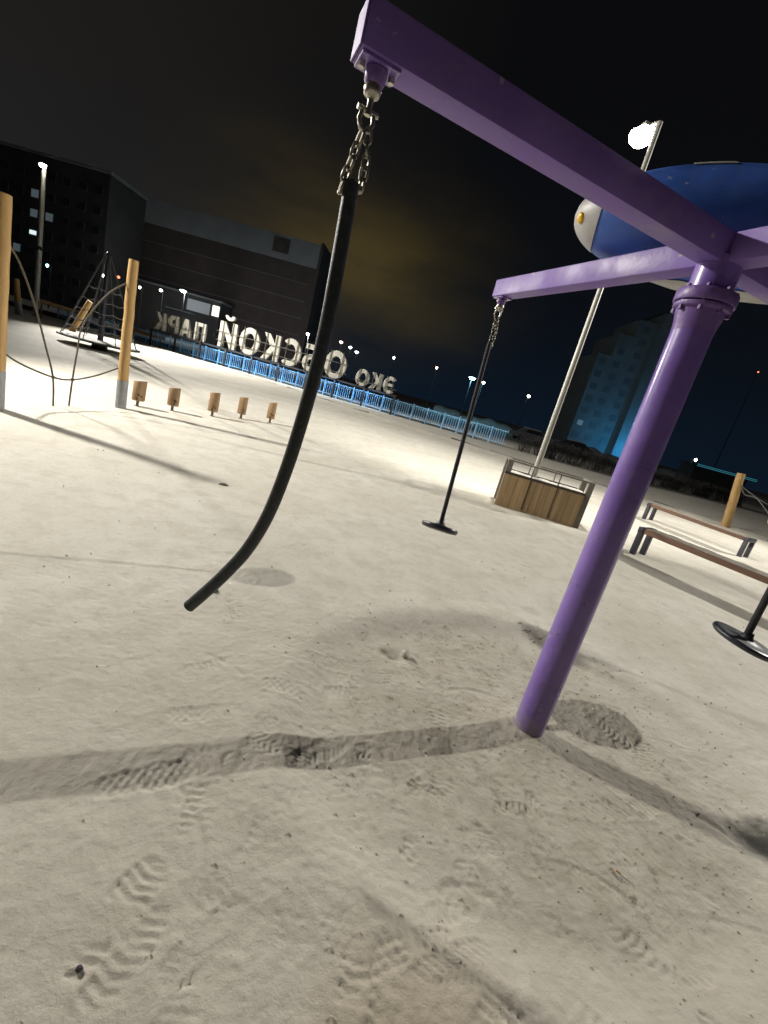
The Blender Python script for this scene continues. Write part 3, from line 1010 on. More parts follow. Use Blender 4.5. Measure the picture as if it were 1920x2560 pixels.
# five stumps on stems
ho_me = MB(); ho_me.lathe([(0.017, 0), (0.017, 0.006), (0.010, 0.002)], 10)
hole_mesh = ho_me.mesh('drilled_hole', M['hole'])
stump_labels = ['peeled log stump on a steel stem, nearest the tall log post', 'peeled log stump on a stem, second from the tall log post',
                'peeled log stump on a stem, middle one of the five', 'peeled log stump on a stem, second from the black hose',
                'peeled log stump on a stem, nearest the black hose']
stump_pos = [(-5.043, 8.511), (-4.645, 9.042), (-4.144, 9.781), (-3.814, 10.599), (-3.284, 11.123)]
stump_h = [0.36, 0.345, 0.40, 0.385, 0.385]
stump_r = [0.112, 0.106, 0.105, 0.098, 0.098]
for k in range(5):
    x, y = stump_pos[k]
    z0 = gz(x, y)
    t = empty('log_stump', (x, y, z0 - 0.02))
    tag(t, stump_labels[k], 'log stump', 'five log stumps in a row')
    st = MB(); st.lathe([(0.060, 0.0), (0.058, 0.025), (0.026, 0.03), (0.026, 0.17)], 14)
    st.build('stem', M['stem'], t, 40)
    r_, h_ = stump_r[k], stump_h[k]
    nn = 22
    lg = MB()
    jit = [1 + 0.035 * math.sin(3 * a + k) + 0.02 * random.uniform(-1, 1) for a in np.linspace(0, 2 * PI, nn, endpoint=False)]
    prof = [(0.93, 0.130), (1.0, 0.140), (1.01, 0.14 + h_ * .5), (0.99, 0.13 + h_ - 0.012), (0.94, 0.13 + h_)]
    tl = Vector((random.uniform(-.03, .06), random.uniform(-.03, .03), 0))
    lg.quad_grid([[Vector((r_ * q_ * jit[j] * math.cos(2 * PI * j / nn), r_ * q_ * jit[j] * math.sin(2 * PI * j / nn), z + (0.02 * math.cos(2 * PI * j / nn) if i > 2 else 0))) + tl * (z - .13) for j in range(nn)] for i, (q_, z) in enumerate(prof)], cap0=True, cap1=True)
    ob = lg.build('log', M['stump'], t, 40)
    base_a = math.atan2(-y, -x)
    for (da, zz) in ((-0.15 + .35 * (k % 2), 0.17), (0.45, 0.22), (0.0 + .25 * k % .5, 0.245)):
        a = base_a + da
        hl = link_mesh('drilled_hole', hole_mesh, ob, (r_ * 1.0 * math.cos(a), r_ * 1.0 * math.sin(a), zz))
        hl.rotation_mode = 'QUATERNION'
        hl.rotation_quaternion = Vector((0, 0, 1)).rotation_difference(Vector((math.cos(a), math.sin(a), 0)))

# ------------------------------------------------------------------ rope pyramid on a turning platform
rp = empty('rope_pyramid', (-13.0, 18.85, 0))
tag(rp, 'turning rope pyramid with a dark round platform and central pole', 'climbing net')
pf = MB(); pf.lathe([(1.40, 0.235), (1.46, 0.25), (1.46, 0.31), (1.40, 0.325)], 48); pf.build('platform', M['planter_dark'], rp, 40)
pe = MB(); pe.lathe([(0.30, 0.0), (0.26, 0.23)], 20); pe.build('pedestal', M['planter_dark'], rp, 40)
sd = MB(); sd.lathe([(1.30, 0.327), (1.20, 0.345), (0.4, 0.35), (0.15, 0.345)], 40, cap0=False); sd.build('snow_cover', M['snow_plain'], rp, 40)
pp = MB(); pp.lathe([(0.105, 0.32), (0.105, 1.2), (0.085, 1.22), (0.085, 3.62), (0.04, 3.68)], 18); pp.build('pole', M['bench_steel'], rp, 40)
for k in range(8):
    a = 2 * PI * k / 8 + 0.2
    mb = MB(); mb.tube([(1.40 * math.cos(a), 1.40 * math.sin(a), 0.32), (0.10 * math.cos(a), 0.10 * math.sin(a), 3.55)], 0.017, 7)
    mb.build('stay_rope', M['rope_grey'], rp, 60)
for z in (0.68, 1.0, 1.42, 1.85, 2.3):
    rr = 1.40 - (z - 0.32) / 3.23 * 1.30
    mb = MB()
    pts = []
    for k in range(8):
        a0 = 2 * PI * k / 8 + .2; a1 = a0 + 2 * PI / 8
        A = Vector((rr * math.cos(a0), rr * math.sin(a0), z)); B = Vector((rr * math.cos(a1), rr * math.sin(a1), z))
        pts += [A.lerp(B, u) - Vector((0, 0, 0.07 * math.sin(PI * u))) for u in (0, .25, .5, .75)]
    pts.append(pts[0])
    mb.tube(pts, 0.015, 7, cap=False); mb.build('ring_rope', M['rope_grey'], rp, 60)

# further logs beyond the pyramid
log_post(-19.3, 25.6, 1.80, 0.15, 'leaning yellow log post behind the rope pyramid', (0.75, 0.2), group='far log posts')
log_post(-23.9, 27.4, 1.95, 0.16, 'yellow log post leaning left, in front of the tall lamp mast', (-0.45, 0.2), boot=0.7, group='far log posts')


def log_beam(a, b, r, label, m='log'):
    a, b = Vector(a), Vector(b)
    t = empty('log_beam', a)
    tag(t, label, 'log beam')
    mb = MB(); mb.tube([Vector((0, 0, 0)), (b - a) * .5 + Vector((0, 0, -.02)), b - a], [r, r * .97, r * .92], 14)
    mb.build('log', M[m], t, 50)
    for u in (0.1, 0.9):
        p_ = (b - a) * u
        s_ = MB(); s_.tube([p_, Vector((p_.x, p_.y, -a.z - 0.05))], 0.05, 10); s_.build('support', M['stem'], t, 50)
    return t


log_beam((-26.2, 31.3, 1.05), (-23.6, 33.2, 0.98), 0.13, 'brown horizontal balance log by the tall lamp mast', 'stump')
log_beam((-22.3, 34.3, 0.78), (-19.2, 34.9, 0.74), 0.13, 'low brown balance log behind the leaning log post', 'stump')
tmb = MB(); tmb.box((0, 0, 0.16), (22, 0.22, 0.36), None, 0.02)
tb = tmb.build('timber_edging', M['planter_dark'])
tb.location = (-27.4, 37.6, 0); tb.rotation_euler = (0, 0, rad(2))
tag(tb, 'low dark timber edging along the far left snow', 'edging')

# ------------------------------------------------------------------ planter round the lamp post
pl = empty('planter', (2.72, 8.32, 0.0))
tag(pl, 'wooden plank planter box with a steel rail round the lamp post', 'planter')
pl.rotation_euler = (0, 0, rad(-8.0))
PW, PD, PT, PR = 1.46, 0.54, 0.665, 0.885
g1 = 0.0
for sy in (0, 1):
    yy = PD * sy
    xs0 = -PW / 2 - 0.05
    yp = yy - 0.054 if sy == 0 else yy + 0.054
    pw = (PW - 0.005) / 12
    for k in range(12):
        x = xs0 + pw * (k + .5)
        gap = 0.004 if k not in (3, 7) else 0.004
        mb = MB(); mb.box((0, 0, 0), (pw - gap, 0.028, PT - 0.05), None, 0.003)
        o = mb.build('plank', M['plank'], pl)
        o.location = (x, yp + random.uniform(-.002, .002), 0.01 + (PT - 0.05) / 2)
    for u in (1 / 3, 2 / 3):
        x = xs0 + (PW - 0.005) * u
        ba = MB(); ba.box((x, yp - 0.019 * (1 if sy == 0 else -1), 0.345), (0.016, 0.010, 0.56), None, 0.001); ba.build('batten', M['planter_dark'], pl)
        up_ = MB(); up_.box((x, yy, (PT + PR) / 2 - 0.02), (0.022, 0.022, PR - PT - 0.004), None, 0.001); up_.build('upright', M['planter_steel'], pl)
    lo_ = MB(); lo_.box((xs0 + (PW - .005) / 2, yp, PT - 0.018), (PW - 0.005, 0.040, 0.042), None, 0.003); lo_.build('edge_rail', M['planter_dark'], pl)
    tr = MB(); tr.box((0, yy, PR - 0.014), (PW - 0.10, 0.05, 0.028), None, 0.003); tr.build('top_rail', M['planter_steel'], pl)
for sx in (-1, 1):
    for k in range(6):
        pw = (PD - 0.10) / 6
        mb = MB(); mb.box((0, 0, 0), (0.028, pw - 0.004, PT - 0.05), None, 0.003)
        o = mb.build('plank', M['plank'], pl); o.location = (sx * (PW / 2 - 0.03), 0.05 + pw * (k + .5), 0.01 + (PT - .05) / 2)
    fr = MB()
    fr.box((sx * PW / 2, 0.0, PR / 2 - 0.02), (0.10, 0.075, PR + 0.04), None, 0.004)
    fr.build('corner_post', M['planter_steel'], pl)
    fr = MB(); fr.box((sx * PW / 2, PD, PR / 2 - 0.02), (0.10, 0.075, PR + 0.04), None, 0.004); fr.build('corner_post', M['planter_steel'], pl)
    fr = MB(); fr.box((sx * PW / 2, PD / 2, PR - 0.016), (0.09, PD - 0.08, 0.032), None, 0.003); fr.build('side_rail', M['planter_steel'], pl)
sn = MB()
rows = []
for i in range(13):
    rows.append([Vector((-PW / 2 + 0.05 + (PW - 0.1) * j / 24, 0.02 + (PD - 0.04) * i / 12, 0.645 + 0.030 * math.sin(PI * i / 12) * (0.8 + 0.2 * math.sin(j * 0.7)) + random.uniform(-.004, .004))) for j in range(25)])
for r_ in rows: sn.v += [tuple(v) for v in r_]
for i in range(12):
    for j in range(24): sn.f.append((i * 25 + j, i * 25 + j + 1, (i + 1) * 25 + j + 1, (i + 1) * 25 + j))
sn.build('snow_fill', M['snow_plain'], pl, 60)


# ------------------------------------------------------------------ benches
def bench(a, b, depth, h, label, legw=0.085):
    """a, b: front foot points (x, y) of the two ends"""
    a, b = Vector((a[0], a[1], 0)), Vector((b[0], b[1], 0))
    ln = (b - a).length
    az = math.atan2(b.y - a.y, b.x - a.x)
    t = empty('bench', a, az)
    t.location.z = gz(a.x, a.y) * .5
    tag(t, label, 'bench', 'backless benches by the planter')
    # seat slats run along x; y>0 is away from the viewer
    ns = 4
    sw = depth / ns
    for k in range(ns):
        mb = MB(); mb.box((0, 0, 0), (ln - 2 * legw - 0.01, sw - 0.012, 0.085), None, 0.006)
        o = mb.build('slat', M['bench_wood'], t, 30); o.location = (ln / 2, sw * (k + .5), h - 0.045)
        o.rotation_euler = (rad(random.uniform(-.6, .6)), 0, 0)
    for k in (0, 1):
        x = legw / 2 if k == 0 else ln - legw / 2
        for yy in (0.045, depth - 0.045):
            lg = MB(); lg.box((x, yy, (h - 0.07) / 2 - 0.04), (legw, 0.07, h - 0.07 + 0.08), None, 0.005); lg.build('leg', M['bench_steel'], t, 30)
        cp = MB(); cp.box((x, depth / 2, h - 0.044), (legw + 0.004, depth + 0.012, 0.090), None, 0.005); cp.build('cross_rail', M['bench_steel'], t, 30)
    sv = MB()
    nn = 40
    rows = []
    for i in range(5):
        rows.append([Vector((0.06 + (ln - 0.12) * j / nn, 0.04 + (depth - 0.05) * i / 4 + random.uniform(-.008, .008) * (0 < i < 4), h - 0.002 + (0.012 + 0.008 * math.sin(j * .9 + i)) * (1 if 0 < i < 4 and 0 < j < nn else -0.4))) for j in range(nn + 1)])
    for r_ in rows: sv.v += [tuple(v) for v in r_]
    w_ = nn + 1
    for i in range(4):
        for j in range(nn): sv.f.append((i * w_ + j, i * w_ + j + 1, (i + 1) * w_ + j + 1, (i + 1) * w_ + j))
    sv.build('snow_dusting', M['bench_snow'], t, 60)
    return t


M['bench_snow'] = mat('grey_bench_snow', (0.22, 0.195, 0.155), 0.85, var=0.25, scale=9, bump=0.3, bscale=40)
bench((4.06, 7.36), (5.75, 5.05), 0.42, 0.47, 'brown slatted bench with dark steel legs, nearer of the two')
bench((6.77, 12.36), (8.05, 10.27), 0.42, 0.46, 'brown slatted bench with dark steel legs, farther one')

# log post and beam at right
lp = log_post(11.67, 16.1, 1.86, 0.135, 'yellow log post with a tied rope behind the far bench', (-0.30, 0), group='far log posts')
log_beam((12.35, 15.3, 0.66), (15.5, 15.4, 1.05), 0.085, 'pale yellow balance log at the right edge')
rope_thing('tie_rope', [[(11.46, 16.0, 1.55), (11.65, 15.9, 1.28), (11.95, 15.7, 1.25), (12.5, 15.4, 0.74)], [(11.46, 16.0, 1.52), (12.3, 15.7, 1.18), (13.6, 15.4, 0.90)]], 0.016, M['rope_grey'], 'grey rope tied from the right log post to the balance log', ((11.48, 15.98, 1.53),))

# ------------------------------------------------------------------ kerb of the playground
kb = empty('kerb', (0, 0, 0))
tag(kb, 'row of half-buried kerb stones along the snow field', kind='structure')
km = MB(); km.box((0, 0, 0), (0.98, 0.12, 0.28), None, 0.012); kmesh = km.mesh('kerb_stone', M['kerb'])
ka = math.atan2(-0.53, 1)
for k in range(44):
    s_ = -14 + k * 1.0
    x = s_ * math.cos(ka) + 0.0; y = 23.6 + s_ * math.sin(ka)
    o = link_mesh('kerb_stone', kmesh, kb, (x + random.uniform(-.02, .02), y + random.uniform(-.05, .05), gz(x, y) - 0.105 + random.choice((-.03, -.02, 0, 0.02, .04))), (rad(random.uniform(-6, 6)), rad(random.uniform(-2, 2)), ka))

# ------------------------------------------------------------------ fence, light blue, with pickets
FP0, FP1 = Vector((-29.0, 36.8, 0)), Vector((7.3, 28.73, 0))
fd = (FP1 - FP0); FL = fd.length; fd.normalize()
faz = math.atan2(fd.y, fd.x)
fence = empty('fence', FP0, faz)
tag(fence, 'light blue metal picket fence running below the park sign', 'fence')
PLN = 2.12
npan = int(FL / PLN)
frm = MB()
frm.box((PLN / 2, 0, 0.93), (PLN - 0.05, 0.035, 0.045))
frm.box((PLN / 2, 0, 0.16), (PLN - 0.05, 0.035, 0.045))
frm_me = frm.mesh('panel', M['fence_blue'])
pk = MB(); pk.box((0, 0, 0), (0.032, 0.020, 0.70)); pk_me = pk.mesh('picket', M['fence_blue'])
ps = MB(); ps.box((0, 0, 0.5), (0.075, 0.06, 1.06), None, 0.004); ps_me = ps.mesh('fence_post', M['fence_blue'])
for k in range(npan):
    pn = link_mesh('panel', frm_me, fence, (k * PLN, 0, 0.03))
    link_mesh('fence_post', ps_me, pn, (PLN * .5, -0.0, 0))
    link_mesh('fence_post', ps_me, pn, (0.06, -0.0, 0))
    for j in range(13):
        x = 0.14 + j * (PLN - 0.2) / 13.0
        if abs(x - PLN / 2) < 0.08: continue
        link_mesh('picket', pk_me, pn, (x + random.uniform(-.006, .006), 0.0, 0.545), (0, rad(random.uniform(-.4, .4)), 0))

# ------------------------------------------------------------------ park sign seen from behind
glyph = {}


def arc(cx_, cy_, rx, ry, a0, a1, n=16):
    return [(cx_ + rx * math.cos(rad(a0 + (a1 - a0) * i / n)), cy_ + ry * math.sin(rad(a0 + (a1 - a0) * i / n))) for i in range(n + 1)]


def ell(cx_, cy_, rx, ry, n=32): return arc(cx_, cy_, rx, ry, 0, 360, n)[:-1]


glyph['П'] = (.74, [[(0, 0), (0, 1), (.74, 1), (.74, 0), (.53, 0), (.53, .82), (.21, .82), (.21, 0)]])
glyph['А'] = (.80, [[(0, 0), (.28, 1), (.52, 1), (.80, 0), (.58, 0), (.53, .2), (.27, .2), (.22, 0)], [(.315, .37), (.485, .37), (.40, .74)]])
glyph['Р'] = (.72, [[(0, 0), (0, 1), (.40, 1)] + arc(.40, .68, .32, .32, 85, -85) + [(.40, .36), (.21, .36), (.21, 0)], [(.21, .53), (.21, .83), (.37, .83)] + arc(.37, .68, .14, .15, 80, -80, 10) + [(.37, .53)]])
glyph['К'] = (.75, [[(0, 0), (0, 1), (.21, 1), (.21, .60), (.48, 1), (.73, 1), (.39, .53), (.75, 0), (.50, 0), (.21, .45), (.21, 0)]])
glyph['Й'] = (.80, [[(0, 0), (0, 1), (.21, 1), (.21, .36), (.58, 1), (.80, 1), (.80, 0), (.59, 0), (.59, .64), (.22, 0)], arc(.40, 1.26, .22, .18, 180, 360, 12) + arc(.40, 1.26, .10, .07, 360, 180, 12)])
glyph['О'] = (.90, [ell(.45, .5, .45, .52), ell(.45, .5, .235, .32)])
glyph['С'] = (.78, [arc(.45, .5, .45, .52, 48, 312, 26) + arc(.45, .5, .235, .32, 305, 55, 22)])
glyph['Э'] = (.78, [arc(.33, .5, .45, .52, -132, 132, 26) + arc(.33, .5, .235, .32, 125, -125, 22), [(.14, .43), (.14, .58), (.54, .58), (.54, .43)]])
glyph['Б'] = (.72, [[(0, 0), (0, 1), (.66, 1), (.66, .83), (.21, .83), (.21, .63), (.40, .63)] + arc(.40, .315, .32, .315, 85, -85) + [(.40, 0)], [(.21, .17), (.21, .46), (.38, .46)] + arc(.38, .315, .14, .145, 80, -80, 10) + [(.38, .17)]])


def letter_mesh(ch, h, depth):
    cu = bpy.data.curves.new('letter', 'CURVE')
    cu.dimensions = '2D'; cu.fill_mode = 'BOTH'; cu.extrude = depth / 2; cu.bevel_depth = 0.012; cu.bevel_resolution = 0
    for poly in glyph[ch][1]:
        sp = cu.splines.new('POLY')
        sp.points.add(len(poly) - 1)
        for pt, (x, y) in zip(sp.points, poly):
            pt.co = (x * h, y * h, 0, 1)
        sp.use_cyclic_u = True
    tmp = bpy.data.objects.new('tmp', cu)
    C.objects.link(tmp)
    dg = bpy.context.evaluated_depsgraph_get()
    m_ = bpy.data.meshes.new_from_object(tmp.evaluated_get(dg))
    bpy.data.objects.remove(tmp); bpy.data.curves.remove(cu)
    m_.name = 'letter'
    m_.materials.clear(); m_.materials.append(M['letter'])
    return m_


# sign line runs parallel to the fence, 0.5 m in front of it; local x runs to the viewer's left, so the text faces away
SG0 = Vector((-1.45, 30.40, 0))
saz = faz + PI
sign = empty('park_sign', SG0, saz)
tag(sign, 'large cream letter sign seen from behind above the blue fence, ЭКО ОБСКОЙ ПАРК', 'sign')
SB = 1.27
lay = [('Э', 0.00, .95), ('К', 0.86, .95), ('О', 1.68, .95),
       ('О', 3.28, 1.60), ('Б', 5.05, 1.60), ('С', 6.40, 1.60), ('К', 7.90, 1.60), ('О', 9.35, 1.60), ('Й', 11.05, 1.60),
       ('П', 13.35, 1.12), ('А', 14.42, 1.12), ('Р', 15.50, 1.12), ('К', 16.50, 1.12)]
lay = [(c_, x_ * 1.085, h_ * 1.07) for c_, x_, h_ in lay]
for ch, x, h in lay:
    lt = link_mesh('letter', letter_mesh(ch, h, 0.16), sign, (x, 0, SB), (rad(90), 0, PI))
    # read from the far side: mirror happens by viewing it from behind
    lt.rotation_euler = (rad(90), 0, 0)
    wd_ = glyph[ch][0] * h
    for u in (0.22, 0.80):
        mb = MB(); mb.box((x + wd_ * u, 0.115, SB + h * 0.5), (0.030, 0.025, h * 1.02)); mb.build('letter_brace', M['letter_bar'], sign)
for (x0, x1, z) in ((-0.15, 2.8, SB + .30), (3.4, 13.5, SB + .42), (3.4, 13.5, SB + 1.02), (14.3, 19.0, SB + .5)):
    mb = MB(); mb.box(((x0 + x1) / 2, 0.145, z), (x1 - x0, 0.03, 0.035)); mb.build('frame_rail', M['letter_bar'], sign)
mb = MB(); mb.box((9.35, 0.10, SB - 0.07), (19.3, 0.22, 0.10)); mb.build('base_beam', M['support'], sign)
for k in range(10):
    x = -0.20 + k * 2.12
    mb = MB(); mb.box((x, 0.22, (SB - 0.03) / 2 - 0.02), (0.11, 0.10, SB - 0.03 + 0.1)); mb.build('support_post', M['support'], sign)
# added light bars under the beam, no known fittings, tinting the fence blue
for k in range(4):
    x = 2.2 + k * 3.45
    bar = MB(); bar.box((x, 0.42, SB - 0.145), (1.2, 0.04, 0.03)); lb = bar.build('added_light_bar', M['support'], sign)
    ld = bpy.data.lights.new('added_fence_wash', 'AREA')
    ld.shape = 'RECTANGLE'; ld.size = 3.2; ld.size_y = 0.05
    ld.energy = 26; ld.color = (0.36, 0.68, 1.0)
    lo2 = bpy.data.objects.new('added_fence_wash', ld); C.objects.link(lo2); lo2.parent = sign
    lo2.location = (x, 0.44, SB - 0.17)
    lo2.rotation_mode = 'QUATERNION'
    lo2.rotation_quaternion = Vector((0, 0, -1)).rotation_difference(Vector((0, -0.75, -1)).normalized())

# ------------------------------------------------------------------ shrubs along the dark strip beyond the fence's right part
def twig_mesh(seed, n=80, h=1.15, spread=0.45):
    rnd = random.Random(seed)
    mb = MB()
    for i in range(n):
        a = rnd.uniform(0, 2 * PI); l_ = h * rnd.uniform(.55, 1.0)
        b0 = Vector((rnd.uniform(-.5, .5), rnd.uniform(-.3, .3), 0))
        tip = b0 + Vector((math.cos(a) * spread * rnd.uniform(.2, 1), math.sin(a) * spread * rnd.uniform(.2, 1), l_))
        mid = b0.lerp(tip, .5) + Vector((rnd.uniform(-.08, .08), rnd.uniform(-.08, .08), .06))
        mb.tube([b0, mid, tip], [.008, .006, .003], 4, cap=False)
        for q_ in range(4):
            u = rnd.uniform(.35, .9)
            p_ = mid.lerp(tip, u)
            mb.tube([p_, p_ + Vector((rnd.uniform(-.2, .2), rnd.uniform(-.2, .2), rnd.uniform(.1, .3)))], [.006, .002], 3, cap=False)
    return mb.mesh('twigs', M['bark'])


tw = [twig_mesh(s) for s in (1, 2, 3)]
shrub_label = 'bare dark shrub in the hedge row beyond the right end of the fence'
for k in range(26):
    u = k / 25
    x = 7.6 + 20.0 * u + random.uniform(-.2, .2); y = 29.3 + 8.2 * u + random.uniform(-.3, .3)
    o = link_mesh('shrub', tw[k % 3], None, (x, y, 0), (0, 0, random.uniform(0, 6)), (1.1, 1.1, random.uniform(.75, 1.05)))
    tag(o, shrub_label, 'shrub', 'hedge row beyond the fence')

# ------------------------------------------------------------------ street lamps far behind
def far_lamp(x, y, h, m, label, s=0.22, group='street lamps beyond the park', watt=0, col=(1, 1, 1)):
    t = empty('street_lamp', (x, y, 0))
    tag(t, label, 'street lamp', group)
    p_ = MB(); p_.lathe([(0.09, 0), (0.05, h)], 8); p_.build('pole', M['pole_dark'], t, 40)
    a_ = MB(); a_.tube([(0, 0, h - .05), (0, -0.25, h + .05), (0, -0.5, h + .06)], 0.03, 6); a_.build('bracket', M['pole_dark'], t, 40)
    hd = MB(); hd.lathe([(s * .3, .10), (s, 0.02), (s * .95, -0.05), (s * .55, -0.22), (s * .15, -0.28)], 12, c=(0, -0.62, h + .03))
    hd.build('lamp_globe', m, t, 50)
    if watt:
        lamp_light('lamp_light', t, (0, -0.62, h - 0.45), watt, col, 0.15)
    return t


M['pole_dark'] = mat('weathered_lamp_pole', (0.03, 0.03, 0.03), 0.8)
k75 = 75 / 60
far = [(-31.5, 6.41, 'lamp_cool', 'brightest white street lamp above the park sign, left of the lit window', .30),
       (-34.3, 5.79, 'lamp_white', 'small street lamp just left of the brightest lamp above the sign', .17),
       (-37.0, 5.46, 'lamp_white', 'faint street lamp right of the tall log post', .13),
       (-15.12, 5.40, 'lamp_white', 'street lamp at the foot of the dark panel building', .20),
       (-10.83, 5.53, 'lamp_pink', 'reddish street lamp right of the black hose', .20),
       (-9.56, 5.22, 'lamp_cool', 'white street lamp next to the reddish one', .20),
       (-8.64, 4.87, 'lamp_cool', 'white street lamp above the letters, lower one of the pair', .22),
       (-3.93, 5.41, 'lamp_white', 'tiny street lamp midway between the sign and the rope seat', .12),
       (1.57, 5.61, 'lamp_pink', 'small street lamp left of the cyan lamp', .13),
       (6.22, 5.54, 'lamp_cyan', 'brightest cyan street lamp behind the rope seat', .33),
       (7.73, 5.39, 'lamp_white', 'white street lamp just right of the cyan lamp', .18),
       (13.66, 5.26, 'lamp_white', 'lone white street lamp left of the planter lamp post', .19),
       (-41.8, 5.67, 'lamp_white', 'street lamp above the rope pyramid', .20)]
M['lamp_pink'] = emit('lamp_pink', (1.0, 0.62, 0.50), 9)
for x, z, mname, lab, s_ in far:
    far_lamp(x * k75, 75.6, (z - 1.5) * k75 + 1.5, M[mname], lab, s_ * (1.75 if s_ > .29 else 1.4), watt={'lamp_cool': 850, 'lamp_cyan': 800}.get(mname, 0) if s_ > .29 else (900 if x == -15.12 else 0), col=(0.25, 0.75, 1.0) if mname == 'lamp_cyan' else (0.92, 0.96, 1.0))
far_lamp(-49.0, 60.6, 5.05, M['lamp_cyan'], 'pale blue street lamp right of the tall lamp mast', .16)
far_lamp(36.3, 60.6, 3.22, M['lamp_white'], 'low street lamp right of the purple post', .16)
# red warning lamps on masts
for (x, y, h, lab) in ((-53.1, 80, 7.2, 'small red lamp on a pole above the rope pyramid'), (97.2, 150, 34.7, 'red warning lamp on a thin mast, far right')):
    t = empty('warning_mast', (x, y, 0)); tag(t, lab, 'mast')
    p_ = MB(); p_.lathe([(0.14, 0), (0.05, h)], 8); p_.build('pole', M['support'], t)
    q_ = MB(); q_.lathe([(0.05, 0), (0.22, .12), (0.22, .3), (0.05, .42)], 10, c=(0, 0, h)); q_.build('red_lamp', M['lamp_red'], t, 50)

# ------------------------------------------------------------------ dark panel building behind the sign
bd = empty('panel_building', (-23.6, 90, 0), rad(0))
tag(bd, 'tall dark clad building with a pale parapet behind the park sign', 'building')
BWID, BHT = 34.0, 22.55
mb = MB(); mb.box((-BWID / 2, 8, (BHT - 4.0) / 2), (BWID, 16, BHT - 4.0)); mb.build('wall', M['brick_dark'], bd)
mb = MB(); mb.box((-BWID / 2, 8, BHT - 2.0), (BWID + .2, 16.2, 4.0)); pb = mb.build('parapet', M['pale_band'], bd)
mb = MB(); mb.box((-7.0, -0.16, BHT - 1.75), (3.0, 0.12, 2.4)); em = mb.build('emblem_panel', M['brick_dark'], pb)
mb = MB(); mb.lathe([(0.75, 0), (0.75, .05)], 20, c=(-7.0, -0.23, BHT - 1.75), rot=rotx(rad(90))); mb.build('emblem_disc', M['letter_bar'], pb)
mb = MB(); mb.box((0.3, 8, BHT / 2 + .2), (0.5, 16.3, BHT + .4)); mb.build('corner_pier', M['brick_dark'], bd)
for z in (15.6, 12.6, 9.6, 6.6, 3.6):
    mb = MB(); mb.box((-BWID / 2 - .3, -0.05, z), (BWID - 1.2, 0.10, 0.14)); mb.build('cladding_seam', M['seam'], bd)
# low shop with lit front
sh = empty('shop', (-46.0, 86, 0))
tag(sh, 'low building with a lit wall and a bright window left of the dark building', 'building')
mb = MB(); mb.box((0, 4, 4.1), (16, 8, 8.2)); mb.build('wall', M['block'], sh)
mb = MB(); mb.box((0, 4, 8.35), (16.6, 8.6, 0.3)); mb.build('roof', M['pale_band'], sh)
mb = MB(); mb.box((4.0, -0.06, 6.6), (4.2, 0.10, 1.9)); mb.build('lit_panel', M['dim_win'], sh)
mb = MB(); mb.box((7.2, -0.06, 6.65), (1.25, 0.10, 1.75)); mb.build('lit_window', M['warm_win'], sh)
mb = MB(); mb.box((1.0, -0.5, 5.1), (5.0, 1.0, 0.15)); mb.build('canopy', M['pale_band'], sh)

# apartment block on the left
ab = empty('apartment_block', (-72.0, 80, 0))
tag(ab, 'dark apartment block with scattered lit windows, far left', 'building')
mb = MB(); mb.box((0, 8, 11), (32, 16, 22)); mb.build('wall', M['block'], ab)
mb = MB(); mb.box((0, 8, 22.2), (32.6, 16.6, 0.4)); mb.build('roof', M['pale_band'], ab)
lit = {(4, 3): 'lit_win', (7, 3): 'lit_win', (7, 4): 'dim_win', (3, 4): 'dim_win', (5, 4): 'dim_win', (7, 5): 'dim_win', (8, 4): 'dim_win', (4, 4): 'dim_win', (6, 2): 'dim_win'}
wm = {}
M['tower_glass'] = mat('tower_window', (0.25, 0.265, 0.275), 0.5)
for n_ in ('glass', 'lit_win', 'dim_win'):
    q_ = MB(); q_.box((0, 0, 0), (1.25, 0.08, 1.15) if n_ != 'lit_win' else (1.15, 0.08, 0.62)); wm[n_] = q_.mesh('window', M[n_])
fm = MB()
for (cx_, cz_, dx_, dz_) in ((0, .63, 1.4, .10), (0, -.63, 1.4, .10), (.66, 0, .08, 1.2), (-.66, 0, .08, 1.2)):
    fm.box((cx_, 0, cz_), (dx_, .07, dz_))
fmesh = fm.mesh('window_frame', M['tower_dark'])
for i in range(12):
    for j in range(7):
        o = link_mesh('window', wm[lit.get((i, j), 'glass')], ab, (-14.3 + i * 2.6, -0.03, 1.9 + j * 2.9))
        link_mesh('window_frame', fmesh, o, (0, -0.01, 0))

# tower on the right with curved left edge of stacked loggias
tw_ = empty('tower_block', (48.0, 110, 0))
tag(tw_, 'tall pale tower block with dark loggias, right of the planter lamp post', 'building')
mb = MB(); mb.box((5.0, 8, 16.2), (10.5, 16, 32.4)); mb.build('wall', M['tower'], tw_)
mb = MB(); mb.box((5.0, 8, 32.6), (11, 16.4, 0.5)); mb.build('roof', M['tower_dark'], tw_)
for k, (x0, x1, top) in enumerate(((-4.2, -0.26, 30.4), (-7.6, -4.21, 26.6), (-10.6, -7.61, 21.6))):
    mb = MB(); mb.box(((x0 + x1) / 2, 9, top / 2), (x1 - x0, 14, top)); mb.build('wing', M['tower'], tw_)
tgl = MB().box((0, 0, 0), (1.5, 0.08, 1.4)).mesh('window', M['tower_glass'])
for i in range(4):
    for j in range(11):
        xx = (-9.1, -5.9, -2.2, 3.4)[i]
        zz = 3.0 + j * 2.85
        if zz > (20.6, 25.4, 29.2, 31)[i]: continue
        mb = None
        link_mesh('window', tgl if (i, j) not in ((0, 1),) else wm['dim_win'], tw_, (xx, 1.94 if i < 3 else -0.06, zz))
